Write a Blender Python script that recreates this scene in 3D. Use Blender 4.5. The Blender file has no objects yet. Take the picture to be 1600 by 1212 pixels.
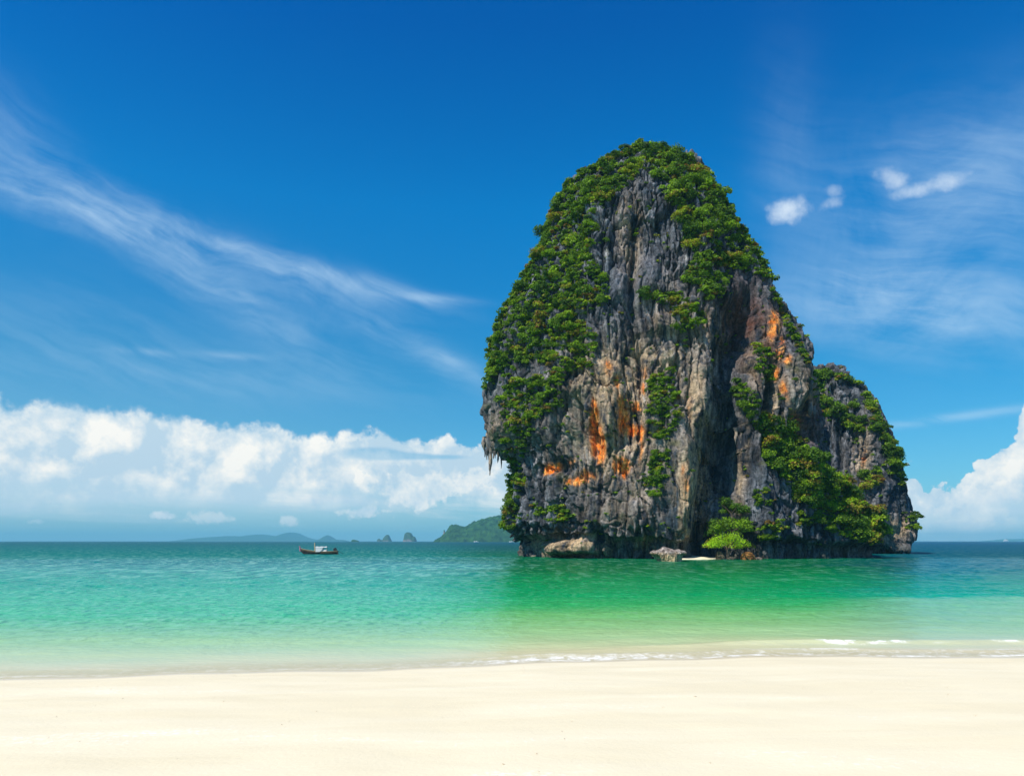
import bpy, math, random
import numpy as np
from mathutils import Vector
from mathutils.bvhtree import BVHTree

# ------------------------------------------------------------------ camera, sky, sun, exposure
SC = bpy.context.scene
COL = SC.collection
F = 1200.0            # focal length in photo pixels (1600 wide)
CX, HY = 800.0, 845.0 # principal column and horizon row of the photograph
HC = 3.0              # eye height above the sea

cam = bpy.data.cameras.new('camera')
cam.sensor_width = 36.0
cam.lens = 36.0 * F / 1600.0
cam.shift_y = (HY - 606.0) / 1600.0
cam.clip_start = 0.1
cam.clip_end = 60000.0
cam_ob = bpy.data.objects.new('camera', cam)
cam_ob.location = (0, 0, HC)
cam_ob.rotation_euler = (math.radians(90), 0, 0)
COL.objects.link(cam_ob)
SC.camera = cam_ob

SUN_AZ = math.radians(-130)    # measured from +Y towards +X: behind the camera, to the left
SUN_EL = math.radians(52)
sv = Vector((math.sin(SUN_AZ) * math.cos(SUN_EL), math.cos(SUN_AZ) * math.cos(SUN_EL), math.sin(SUN_EL)))
sl = bpy.data.lights.new('sun', 'SUN')
sl.energy = 5.0
sl.angle = math.radians(0.5)
sl.color = (1.0, 0.94, 0.82)
sun = bpy.data.objects.new('sun', sl)
sun.rotation_euler = sv.to_track_quat('Z', 'Y').to_euler()
sun.location = (0, 0, 200)
COL.objects.link(sun)

vs = SC.view_settings
vs.view_transform = 'Standard'
vs.look = 'None'
vs.exposure = 0.12
vs.gamma = 1.0
vs.use_curve_mapping = False
SC.cycles.max_bounces = 8
SC.cycles.volume_bounces = 0
SC.cycles.caustics_reflective = False
SC.cycles.caustics_refractive = False
SC.cycles.transparent_max_bounces = 12


# ---- tiny expression-to-node compiler
class NT:
    def __init__(self, tree):
        self.t = tree
    def new(self, typ, **kw):
        n = self.t.nodes.new(typ)
        for k, v in kw.items():
            setattr(n, k, v)
        return n
    def link(self, a, b):
        self.t.links.new(a, b)
    def put(self, sock, v):
        if isinstance(v, E):
            self.link(v.s, sock)
        elif hasattr(v, 'is_output'):
            self.link(v, sock)
        else:
            if sock.type == 'RGBA' and len(v) == 3:
                v = (*v, 1)
            sock.default_value = v
    def math(self, op, *a, clamp=False):
        n = self.new('ShaderNodeMath', operation=op, use_clamp=clamp)
        for i, v in enumerate(a):
            self.put(n.inputs[i], v)
        return E(self, n.outputs[0])
    def vec(self, x, y, z):
        n = self.new('ShaderNodeCombineXYZ')
        for i, v in enumerate((x, y, z)):
            self.put(n.inputs[i], v)
        return n.outputs[0]
    def mix(self, fac, a, b, blend='MIX'):
        n = self.new('ShaderNodeMix', data_type='RGBA', blend_type=blend)
        n.clamp_factor = True
        self.put(n.inputs[0], fac); self.put(n.inputs[6], a); self.put(n.inputs[7], b)
        return n.outputs[2]
    def noise(self, vec, scale=1.0, detail=4.0, rough=0.5, dist=0.0, color=False):
        n = self.new('ShaderNodeTexNoise')
        n.inputs['Scale'].default_value = scale
        n.inputs['Detail'].default_value = detail
        n.inputs['Roughness'].default_value = rough
        n.inputs['Distortion'].default_value = dist
        self.link(vec, n.inputs['Vector'])
        return n.outputs['Color'] if color else E(self, n.outputs['Fac'])
    def smooth(self, x, lo, hi):
        n = self.new('ShaderNodeMapRange', interpolation_type='SMOOTHSTEP')
        self.put(n.inputs[0], x); self.put(n.inputs[1], lo); self.put(n.inputs[2], hi)
        n.inputs[3].default_value = 0; n.inputs[4].default_value = 1
        return E(self, n.outputs[0])
    def curve(self, x, pts):
        """piecewise-linear function of x"""
        x0, x1 = pts[0][0], pts[-1][0]
        ys = [p[1] for p in pts]
        y0, y1 = min(ys), max(ys)
        n = self.new('ShaderNodeValToRGB')
        r = n.color_ramp
        while len(r.elements) > 1:
            r.elements.remove(r.elements[-1])
        for i, (a, b) in enumerate(pts):
            e = r.elements[0] if i == 0 else r.elements.new((a - x0) / (x1 - x0))
            if i == 0: e.position = 0
            g = (b - y0) / ((y1 - y0) or 1)
            e.color = (g, g, g, 1)
        self.link(((x - x0) / (x1 - x0)).s, n.inputs[0])
        return E(self, n.outputs[0]) * (y1 - y0) + y0
    def ramp(self, x, pts):
        n = self.new('ShaderNodeValToRGB')
        r = n.color_ramp
        while len(r.elements) > 1:
            r.elements.remove(r.elements[-1])
        for i, (a, c) in enumerate(pts):
            e = r.elements[0] if i == 0 else r.elements.new(a)
            if i == 0: e.position = a
            e.color = (*c, 1)
        self.put(n.inputs[0], x)
        return n.outputs[0]


class E:
    def __init__(self, nt, s):
        self.nt, self.s = nt, s
    def __add__(self, o): return self.nt.math('ADD', self, o)
    __radd__ = __add__
    def __sub__(self, o): return self.nt.math('SUBTRACT', self, o)
    def __rsub__(self, o): return self.nt.math('SUBTRACT', o, self)
    def __mul__(self, o): return self.nt.math('MULTIPLY', self, o)
    __rmul__ = __mul__
    def __truediv__(self, o): return self.nt.math('DIVIDE', self, o)
    def __neg__(self): return self.nt.math('MULTIPLY', self, -1.0)
    def max(self, o): return self.nt.math('MAXIMUM', self, o)
    def min(self, o): return self.nt.math('MINIMUM', self, o)
    def clamp(self): return self.nt.math('ADD', self, 0.0, clamp=True)
    def exp(self): return self.nt.math('EXPONENT', self)


def azel(px, py):
    az = math.atan((px - CX) / F)
    el = math.atan((HY - py) / F * math.cos(az))
    return math.degrees(az), math.degrees(el)


def build_world():
    w = bpy.data.worlds.new('World')
    SC.world = w
    w.use_nodes = True
    t = w.node_tree
    t.nodes.clear()
    N = NT(t)
    out = N.new('ShaderNodeOutputWorld')
    bg = N.new('ShaderNodeBackground')
    S = 0.1
    bg.inputs['Strength'].default_value = S
    N.link(bg.outputs[0], out.inputs[0])
    sky = N.new('ShaderNodeTexSky', sky_type='NISHITA')
    sky.sun_disc = False
    sky.sun_elevation = SUN_EL
    sky.sun_rotation = SUN_AZ
    sky.altitude = 0
    sky.air_density = 1.0
    sky.dust_density = 0.3
    sky.ozone_density = 4.0
    tc = N.new('ShaderNodeTexCoord')
    D = tc.outputs['Generated']
    sp = N.new('ShaderNodeSeparateXYZ')
    N.link(D, sp.inputs[0])
    x, y, z = (E(N, sp.outputs[i]) for i in range(3))
    az = N.math('ARCTAN2', x, y) * (180 / math.pi)
    el = N.math('ARCSINE', z) * (180 / math.pi)
    # polarised, deeply saturated blue as in the photograph
    grade = N.ramp(el / 45.0, [(0.0, (.40, .84, 1.02)), (0.10, (.26, .82, 1.04)), (0.28, (.06, .80, 1.10)),
                               (0.52, (.006, .92, 1.42)), (0.75, (.001, .66, 1.34)), (1.0, (.001, .52, 1.2))])
    c = N.mix(1.0, sky.outputs[0], grade, 'MULTIPLY')

    def gauss(px, py, sx, sy, rot=0.0):
        """soft ellipse of cloud at a direction of the sky (sizes in degrees)"""
        a0, e0 = azel(px, py)
        dx, dy = az - a0, el - e0
        cr, sr = math.cos(rot), math.sin(rot)
        u = dx * cr + dy * sr
        v = dy * cr - dx * sr
        return (-(u * u * (1 / sx ** 2) + v * v * (1 / sy ** 2))).exp()

    # --- cirrus: one high thin layer, streaks combed along one direction
    zz = z.max(0.0) + 0.10
    X2, Y2 = x / zz, y / zz
    th = math.radians(-17)
    a_, b_ = az * math.cos(th) + el * math.sin(th), el * math.cos(th) - az * math.sin(th)
    warp = N.noise(D, 3.2, 4, 0.6) - 0.5
    wq = N.noise(N.vec(az * .11, el * .11, 8.8), 1.0, 3, .5) - .5
    st1 = N.noise(N.vec(a_ * 0.07 + warp * .8, b_ * 0.24 + warp * 1.0 + wq * 1.6, 1.7), 1.0, 9, 0.60, 0.15)
    st2 = N.noise(N.vec(a_ * 0.14 + warp * .8, b_ * 0.95 + warp * 1.3 + wq * 3.0, 6.1), 1.0, 8, 0.60, 0.15)
    soft = N.noise(D, 6.0, 8, 0.62, 0.6)
    streak = (st1 * 0.36 + st2 * 0.34 + soft * .30)
    band = gauss(60, 312, 7, 1.0, math.radians(-9)) * .65 + gauss(235, 352, 7.5, 1.25, math.radians(-15)) * .85
    band = band + gauss(420, 408, 8, .9, math.radians(-15)) * .75 + gauss(560, 440, 6, .7, math.radians(-13)) * .7
    band = band + gauss(675, 466, 3.0, .34, math.radians(-3)) * .75
    band = band + gauss(20, 225, 3.6, 2.2, math.radians(-35)) * .45
    band = band + gauss(600, 515, 8.0, 1.2, math.radians(-24)) * .50 + gauss(705, 565, 2.4, .5, math.radians(-20)) * .5
    band = band + gauss(300, 430, 10.0, 1.3, math.radians(-18)) * .42 + gauss(400, 500, 8.0, 1.4, math.radians(-26)) * .34
    band = band + gauss(225, 549, 1.6, .24, 0) * .7 + gauss(370, 556, 2.2, .24, 0) * .45 + gauss(382, 458, .9, .3, -.4) * .5
    band = band + gauss(60, 500, 12, 2.4, 0) * .25 + gauss(300, 590, 16, 1.6, 0) * .38
    cir = (N.smooth(streak, 0.33, 0.72) * band)
    right = gauss(1480, 490, 7.5, 2.4, math.radians(-12)) * .70 + gauss(1540, 270, 8, 3.6, 0) * .50 \
        + gauss(1230, 240, 2.2, 5, 0) * .16 + gauss(1330, 470, 7, 2.2, 0) * .28 + gauss(1420, 400, 7, 5, 0) * .30
    cir = cir + N.smooth(soft * 0.6 + st2 * 0.4, 0.30, 0.70) * right
    cir = cir + gauss(1500, 651, 6, .28, math.radians(4)) * N.smooth(st2, .25, .6) * .5
    # beyond the frame the same thin veil goes on
    gen = N.noise(N.vec(X2 * .35, Y2 * 1.1, 0.3), 1.0, 8, 0.62, 0.6)
    away = N.smooth(N.math('ABSOLUTE', az), 36, 50).max(N.smooth(el, 40, 55))
    cir = cir + N.smooth(gen, 0.52, 0.75) * away * 0.5
    cir = (cir * 0.70).clamp() * N.smooth(el, 0.5, 6)
    c = N.mix(cir, c, (5.6, 7.5, 9.2))

    # --- pale haze towards the sea horizon
    hz = ((-(el.max(0.0)) / 4.6).exp() * 0.62) + N.smooth(az, 10, -34) * (-(el - 7).max(0.0) / 5.0).exp() * N.smooth(el, 2, 9) * .30
    c = N.mix(hz, c, (2.6, 4.9, 6.7))

    # --- cumulus bank
    pts = [(-180, 8), (-120, 6.5), (-80, 8.5), (-50, 10.5)]
    pts += [azel(*p) for p in ((0, 612), (130, 620), (150, 625), (300, 640), (400, 652), (500, 668), (560, 664), (650, 678), (760, 690))]
    pts += [(8, 6.0), (20, 3.5), azel(1360, 730), azel(1400, 708), azel(1440, 704), azel(1500, 700), azel(1540, 692), azel(1560, 660), azel(1585, 640), azel(1600, 618)]
    pts += [(40, 12), (60, 9), (90, 10.5), (130, 7), (180, 8)]
    Htop = N.curve(az, pts)
    n1 = N.noise(D, 9.0, 10, 0.62, 0.15)
    up = N.new('ShaderNodeVectorMath', operation='ADD')
    N.link(D, up.inputs[0]); up.inputs[1].default_value = (-0.010, 0, 0.020)
    n1b = N.noise(up.outputs[0], 9.0, 5, 0.55, 0.15)
    vor = N.new('ShaderNodeTexVoronoi', feature='SMOOTH_F1')
    vor.inputs['Scale'].default_value = 20.0
    vor.inputs['Smoothness'].default_value = 0.5
    vor.inputs['Detail'].default_value = 2.0
    wv = N.new('ShaderNodeVectorMath', operation='ADD')
    N.link(D, wv.inputs[0])
    wsc = N.new('ShaderNodeVectorMath', operation='SCALE'); wsc.inputs[3].default_value = 0.05
    N.link(N.noise(D, 14.0, 5, 0.6, 0, color=True), wsc.inputs[0])
    N.link(wsc.outputs[0], wv.inputs[1])
    N.link(wv.outputs[0], vor.inputs['Vector'])
    bil = 1.0 - E(N, vor.outputs['Distance'])       # billows
    n3 = N.noise(D, 34.0, 7, 0.60, 0.1)
    shape = (n1 - 0.5) * 5.6 + (bil - 0.55) * (1.1 + N.smooth(az, 0, 20) * 1.3) + (n3 - .5) * 3.4
    d = (Htop - el) + shape * (.62 + N.smooth(az, 24, 31) * .75)
    edge = N.smooth(d, 0.0, 0.32 + N.smooth(az, 0, -20) * .5)
    # the body thins out downwards, more on the left than on the right
    low = N.noise(N.vec(az * .05, el * .35, 3.3), 1.0, 9, 0.62, 0.5)
    lowcut = Htop * 0.36 + (low - .5) * 11.0 + N.smooth(az, 0, 30) * -.6
    body = N.smooth(el, lowcut - 2.4, lowcut + 1.4)
    bank = edge * (body * .93 + 0.07 * N.smooth(el, 0.5, 3))
    veil = N.smooth(d, .2, 2.2) * N.smooth(el, .4, 3.4) * (N.smooth(az, 2, -16) * .72 + N.smooth(az, 14, 26) * .8 + N.smooth(N.math('ABSOLUTE', az), 36, 60) * .5).min(.8)
    c = N.mix(veil, c, (5.7, 7.2, 8.2))
    # clumps in the lower right of the left bank and the row of puffs near the horizon
    def puff(px, py, sx, sy, k=1.0, thr=.55, w=.28):
        g = gauss(px, py, sx, sy)
        return N.smooth(g + shape * 0.24 * k, thr, thr + w) * N.smooth(g, .04, .35)
    pf = puff(665, 765, 5.6, 1.9, 1.3, .34) * .95
    pf = pf.max(puff(560, 800, 3.0, .9, 1.4, .40) * .85)
    pf = pf.max(puff(745, 752, 4, 2.0) * .95)
    pf = pf.max(puff(250, 806, 1.4, .65, 1.1) * .9)
    pf = pf.max(puff(345, 808, 2.4, .9, 1.5) * .55)
    pf = pf.max(puff(445, 812, 1.5, .8, 1.3) * .6)
    pf = pf.max(puff(62, 815, 1.2, .5, 1.3) * .5)
    pf = pf.max(puff(150, 765, .8, .6, 1.0) * .35)
    pf = pf.max(puff(1500, 790, 5, 2.2, 1.0, .4) * .7)
    bank = bank.max(pf)
    pfl = N.smooth(pf, .1, .5)
    # blue window inside the left bank
    win = gauss(580, 708, 3.4, .62) + gauss(690, 714, 4.0, .32) * .7
    bank = bank * (1.0 - N.smooth(win + shape * .10, .35, .85) * .75)
    # separate small clouds on the right
    sm = puff(1232, 330, 2.0, 1.15, .9, .26, .6) * .8
    sm = sm.max(puff(1296, 322, 1.3, .8, 1.4, .38, .7) * .45).max(puff(1303, 298, .9, .6, 1.4, .40, .7) * .35)
    sm = sm.max(puff(1398, 282, 1.5, 1.1, 1.2, .28, .7) * .6).max(puff(1440, 296, 3.0, .75, 1.2, .26, .7) * .6)
    lit = ((n1 - n1b) * 6.0 + (bil - .5) * .7 + (n3 - .5) * 1.4 + 0.62 + pfl * .25).clamp()
    body_c = N.mix(lit, (4.9, 6.5, 7.7), (9.4, 9.3, 8.8))
    low_c = N.mix(N.smooth(el, .6, 5.0), N.mix(.5, (6.0, 7.4, 8.6), body_c), body_c)
    c = N.mix(sm, c, (7.2, 8.2, 9.2))
    c = N.mix(bank, c, low_c)
    # pale bluish under-layer of the bank (rain haze)
    N.link(c, bg.inputs['Color'])
    w.cycles.sampling_method = 'MANUAL'
    w.cycles.sample_map_resolution = 512


build_world()

# ------------------------------------------------------------------ helpers
_rng = np.random.RandomState(7)
_perm = _rng.permutation(256)
_perm = np.concatenate([_perm, _perm, _perm])
_g = _rng.normal(size=(256, 3)); _g /= np.linalg.norm(_g, axis=1)[:, None]


def perlin(x, y, z):
    xi, yi, zi = np.floor(x).astype(np.int64), np.floor(y).astype(np.int64), np.floor(z).astype(np.int64)
    xf, yf, zf = x - xi, y - yi, z - zi
    u, v, w = (t * t * t * (t * (t * 6 - 15) + 10) for t in (xf, yf, zf))
    xi &= 255; yi &= 255; zi &= 255
    r = 0
    for dx in (0, 1):
        wx = u if dx else 1 - u
        for dy in (0, 1):
            wy = v if dy else 1 - v
            for dz in (0, 1):
                wz = w if dz else 1 - w
                h = _perm[_perm[_perm[(xi + dx) & 255] + ((yi + dy) & 255)] + ((zi + dz) & 255)]
                g = _g[h]
                r = r + wx * wy * wz * (g[..., 0] * (xf - dx) + g[..., 1] * (yf - dy) + g[..., 2] * (zf - dz))
    return r * 1.5


def fbm(x, y, z, o=4, g=0.5):
    r, a, s = 0, 1.0, 0
    for i in range(o):
        r = r + a * perlin(x + 17.3 * i, y + 5.1 * i, z + 9.7 * i); s += a
        x, y, z = x * 2.03, y * 2.03, z * 2.03
        a *= g
    return r / s


def ridged(x, y, z, o=3):
    r, a, s = 0, 1.0, 0
    for i in range(o):
        r = r + a * (1 - 2 * np.abs(perlin(x + 7.3 * i, y + 3.1 * i, z + 1.7 * i))); s += a
        x, y, z = x * 2.1, y * 2.1, z * 2.1
        a *= 0.5
    return r / s


def cells(x, y, z):
    """Voronoi: F1, F2-F1, cell random"""
    xi, yi, zi = np.floor(x).astype(np.int64), np.floor(y).astype(np.int64), np.floor(z).astype(np.int64)
    f1 = np.full(x.shape, 9.0); f2 = np.full(x.shape, 9.0); cid = np.zeros(x.shape)
    for dx in (-1, 0, 1):
        for dy in (-1, 0, 1):
            for dz in (-1, 0, 1):
                cx, cy, cz = xi + dx, yi + dy, zi + dz
                h = _perm[_perm[_perm[cx & 255] + (cy & 255)] + (cz & 255)]
                jx = cx + 0.5 + _g[h, 0] * .42; jy = cy + 0.5 + _g[h, 1] * .42; jz = cz + 0.5 + _g[h, 2] * .42
                d = np.sqrt((x - jx) ** 2 + (y - jy) ** 2 + (z - jz) ** 2)
                closer = d < f1
                f2 = np.where(closer, f1, np.minimum(f2, d))
                cid = np.where(closer, h / 255.0, cid)
                f1 = np.where(closer, d, f1)
    return f1, f2 - f1, cid


def sstep(a, b, x):
    t = np.clip((x - a) / (b - a), 0, 1)
    return t * t * (3 - 2 * t)


def tag(o, label=None, cat=None, group=None, kind=None):
    if label: o['label'] = label
    if cat: o['category'] = cat
    if group: o['group'] = group
    if kind: o['kind'] = kind
    return o


def empty(name, loc=(0, 0, 0), rz=0.0):
    o = bpy.data.objects.new(name, None)
    o.empty_display_size = 0.5
    o.location = loc
    o.rotation_euler = (0, 0, rz)
    COL.objects.link(o)
    return o


def link_mesh(name, me, parent=None, mat=None):
    o = bpy.data.objects.new(name, me)
    COL.objects.link(o)
    if parent is not None:
        o.parent = parent
        o.matrix_parent_inverse.identity()
    if mat is not None and not me.materials:
        me.materials.append(mat)
    return o


def np_mesh(name, V, Q, mat=None, smooth=True, k=4, attrs=None, colors=None):
    me = bpy.data.meshes.new(name)
    V = np.asarray(V, dtype=np.float32); Q = np.asarray(Q, dtype=np.int32)
    me.vertices.add(len(V)); me.vertices.foreach_set('co', V.ravel())
    me.loops.add(Q.size); me.loops.foreach_set('vertex_index', Q.ravel())
    me.polygons.add(len(Q))
    me.polygons.foreach_set('loop_start', np.arange(0, Q.size, k, dtype=np.int32))
    me.polygons.foreach_set('loop_total', np.full(len(Q), k, dtype=np.int32))
    me.polygons.foreach_set('use_smooth', np.full(len(Q), smooth, dtype=bool))
    me.update(calc_edges=True)
    for n, a in (attrs or {}).items():
        at = me.attributes.new(n, 'FLOAT', 'POINT')
        at.data.foreach_set('value', np.asarray(a, dtype=np.float32).ravel())
    for n, a in (colors or {}).items():
        at = me.attributes.new(n, 'FLOAT_COLOR', 'POINT')
        c = np.ones((len(V), 4), dtype=np.float32); c[:, :3] = a
        at.data.foreach_set('color', c.ravel())
    if mat: me.materials.append(mat)
    return me


def grid_quads(nv, nu, wrap):
    i = np.arange(nv - 1)[:, None]; j = np.arange(nu if wrap else nu - 1)[None, :]
    j2 = (j + 1) % nu
    a = i * nu + j; b = i * nu + j2; c = (i + 1) * nu + j2; d = (i + 1) * nu + j
    return np.stack([a, d, c, b], -1).reshape(-1, 4)


def proj(X, Y, Z):
    Yc = np.maximum(Y, 1.0)
    return CX + F * X / Yc, HY - F * (Z - HC) / Yc


def unproj(px, py, Y):
    return Vector(((px - CX) * Y / F, Y, (HY - py) * Y / F + HC))


def mat_new(name):
    m = bpy.data.materials.new(name)
    m.use_nodes = True
    m.node_tree.nodes.clear()
    N = NT(m.node_tree)
    out = N.new('ShaderNodeOutputMaterial')
    return m, N, out


def principled(N, out, color, rough=0.8, spec=0.3, normal=None, metal=0.0):
    p = N.new('ShaderNodeBsdfPrincipled')
    N.put(p.inputs['Base Color'], color)
    N.put(p.inputs['Roughness'], rough)
    p.inputs['Specular IOR Level'].default_value = spec
    p.inputs['Metallic'].default_value = metal
    if normal is not None:
        N.link(normal, p.inputs['Normal'])
    N.link(p.outputs[0], out.inputs[0])
    return p


def bump(N, h, strength=0.5, dist=0.1, normal=None):
    b = N.new('ShaderNodeBump')
    b.inputs['Strength'].default_value = strength
    b.inputs['Distance'].default_value = dist
    N.put(b.inputs['Height'], h)
    if normal is not None: N.link(normal, b.inputs['Normal'])
    return b.outputs[0]


def simple_mat(name, col, rough=0.7, spec=0.3, var=0.15, scale=3.0):
    m, N, out = mat_new(name)
    tc = N.new('ShaderNodeTexCoord')
    n = N.noise(tc.outputs['Object'], scale, 5, 0.6)
    dark = tuple(c * (1 - var) for c in col); lite = tuple(min(1, c * (1 + var)) for c in col)
    principled(N, out, N.mix(n, dark, lite), rough, spec, bump(N, n, .3, .02))
    return m


# ------------------------------------------------------------------ materials of the setting
def make_rock_mat():
    m, N, out = mat_new('limestone')
    geo = N.new('ShaderNodeNewGeometry')
    P = geo.outputs['Position']
    at = N.new('ShaderNodeAttribute', attribute_name='tint')
    mp = N.new('ShaderNodeMapping'); mp.inputs['Scale'].default_value = (1, 1, .22)
    N.link(P, mp.inputs[0])
    V = mp.outputs[0]
    n1 = N.noise(V, 1.6, 8, 0.68, 0.4)
    n2 = N.noise(P, 2.6, 6, 0.7, 0.2)
    k = (N.smooth(n1, .33, .67) * 1.0 + N.smooth(n2, .35, .65) * .8) * 0.85 + 0.22
    mul = N.new('ShaderNodeVectorMath', operation='SCALE')
    N.link(at.outputs['Color'], mul.inputs[0]); N.link(k.s, mul.inputs[3])
    h = n1 * 0.55 + n2 * .45
    b = bump(N, h, 0.9, 0.55)
    b = bump(N, N.noise(P, 9.0, 4, .6), 0.6, 0.10, b)
    principled(N, out, mul.outputs[0], 0.92, 0.15, b)
    return m


def make_leaf_mat(name, trans=0.35):
    m, N, out = mat_new(name)
    at = N.new('ShaderNodeAttribute', attribute_name='leafvar')
    hue = N.new('ShaderNodeAttribute', attribute_name='leafhue')
    oi = N.new('ShaderNodeObjectInfo')
    r = E(N, oi.outputs['Random'])
    v = E(N, at.outputs['Fac']); h = (E(N, hue.outputs['Fac']) + (r - .5) * .10).clamp()
    base = N.ramp(h, [(0.0, (.026, .066, .009)), (.3, (.058, .130, .006)), (.55, (.115, .205, .005)),
                      (.72, (.19, .33, .005)), (.80, (.20, .30, .006)), (.88, (.22, .22, .012)), (1.0, (.16, .085, .022))])
    k = v * 1.6 + .42
    mul = N.new('ShaderNodeVectorMath', operation='SCALE')
    N.link(base, mul.inputs[0]); N.link(k.s, mul.inputs[3])
    p = N.new('ShaderNodeBsdfPrincipled')
    N.link(mul.outputs[0], p.inputs['Base Color'])
    p.inputs['Roughness'].default_value = .55
    p.inputs['Specular IOR Level'].default_value = .25
    tr = N.new('ShaderNodeBsdfTranslucent')
    m2 = N.mix(1.0, mul.outputs[0], (1.3, 1.35, .6), 'MULTIPLY')
    N.link(m2, tr.inputs[0])
    ms = N.new('ShaderNodeMixShader'); ms.inputs[0].default_value = trans
    N.link(p.outputs[0], ms.inputs[1]); N.link(tr.outputs[0], ms.inputs[2])
    N.link(ms.outputs[0], out.inputs[0])
    return m


M_ROCK = make_rock_mat()
M_LEAF = make_leaf_mat('foliage')
M_BARK = simple_mat('bark', (.13, .10, .075), .9, .1)

# shoreline Y as a function of X
_sh = np.array([(-400, 30), (-120, 18), (-40, 16.0), (-11.2, 16.7), (-7.2, 17.4), (-3, 18.0), (0, 18.75), (3.2, 19.5),
                (6.7, 20.0), (13.3, 19.9), (30, 21), (80, 30), (160, 55), (400, 140)], dtype=float)


def shore(X):
    r = 0
    for d in (-1.5, -.75, 0, .75, 1.5):
        r = r + np.interp(X + d, _sh[:, 0], _sh[:, 1])
    return r / 5 + 0.10 * np.sin(X * .9 + 1) + .06 * np.sin(X * 2.3)


# ------------------------------------------------------------------ beach (with the sea bed) and sea
def build_beach():
    m, N, out = mat_new('sand')
    geo = N.new('ShaderNodeNewGeometry'); P = geo.outputs['Position']
    sa = N.new('ShaderNodeAttribute', attribute_name='shore')
    s = E(N, sa.outputs['Fac'])
    mp = N.new('ShaderNodeMapping'); mp.inputs['Scale'].default_value = (.35, 1.3, 1)
    N.link(P, mp.inputs[0])
    big = N.noise(mp.outputs[0], .55, 6, .6, .5)
    fine = N.noise(P, 14, 6, .65)
    grain = N.noise(P, 160, 3, .7)
    c = N.mix(N.smooth(big, .35, .65), (.755, .668, .46), (.80, .72, .515))
    c = N.mix(N.smooth(fine, .62, .75) * .25, c, (.62, .53, .36))
    c = N.mix(N.smooth(big * .6 + fine * .4, .58, .66) * .7, c, (.86, .83, .72))
    c = N.mix(N.smooth(grain, .62, .8) * .2, c, (.55, .45, .32))
    wet = N.smooth(s + (big - .5) * .5, -.75, -.15)
    c = N.mix(wet * .65, c, (.58, .51, .36))
    rough = 0.9 - wet * .5
    b = bump(N, big, .22, .08)
    b = bump(N, fine, .35, .02, b)
    b = bump(N, grain, .3, .004, b)
    principled(N, out, c, rough, .3, b)
    xs = np.unique(np.round(np.concatenate([np.linspace(-22, 22, 260), np.sign(np.linspace(-1, 1, 61)) * (22 + np.abs(np.linspace(-1, 1, 61)) ** 2 * 380)]), 3))
    ys = np.concatenate([np.linspace(-160, 4, 30), np.linspace(4.4, 26, 260), np.geomspace(26.4, 260, 60)])
    X, Y = np.meshgrid(xs, ys)
    s = Y - shore(X)
    z = np.where(s < 0, 1.45 * (1 - np.exp(s / 14.0)) , -3.2 * (1 - np.exp(-np.maximum(s, 0) / 32.0)))
    z += .012 * fbm(X * .8, Y * 1.1, X * 0, 4) * sstep(.2, -1.5, s) * 2 + .03 * fbm(X * .25, Y * .35, X * 0 + 4, 3) * sstep(0, -2.5, s)
    # low beach ridges and old footprints, half blown over
    rs = np.random.RandomState(3)
    for _ in range(150):
        fx, fy = rs.uniform(-14, 14), rs.uniform(6.5, 16)
        r = rs.uniform(.07, .15)
        mm = (np.abs(X - fx) < .8) & (np.abs(Y - fy) < .8)
        z[mm] -= rs.uniform(.004, .012) * np.exp(-(((X[mm] - fx) / r) ** 2 + ((Y[mm] - fy) / (r * 1.3)) ** 2))
    me = np_mesh('beach', np.stack([X, Y, z], -1).reshape(-1, 3), grid_quads(len(ys), len(xs), False)[:, ::-1], m,
                 attrs={'shore': s})
    o = link_mesh('beach', me)
    tag(o, 'pale cream sand beach sloping into the sea', kind='structure')


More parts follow.
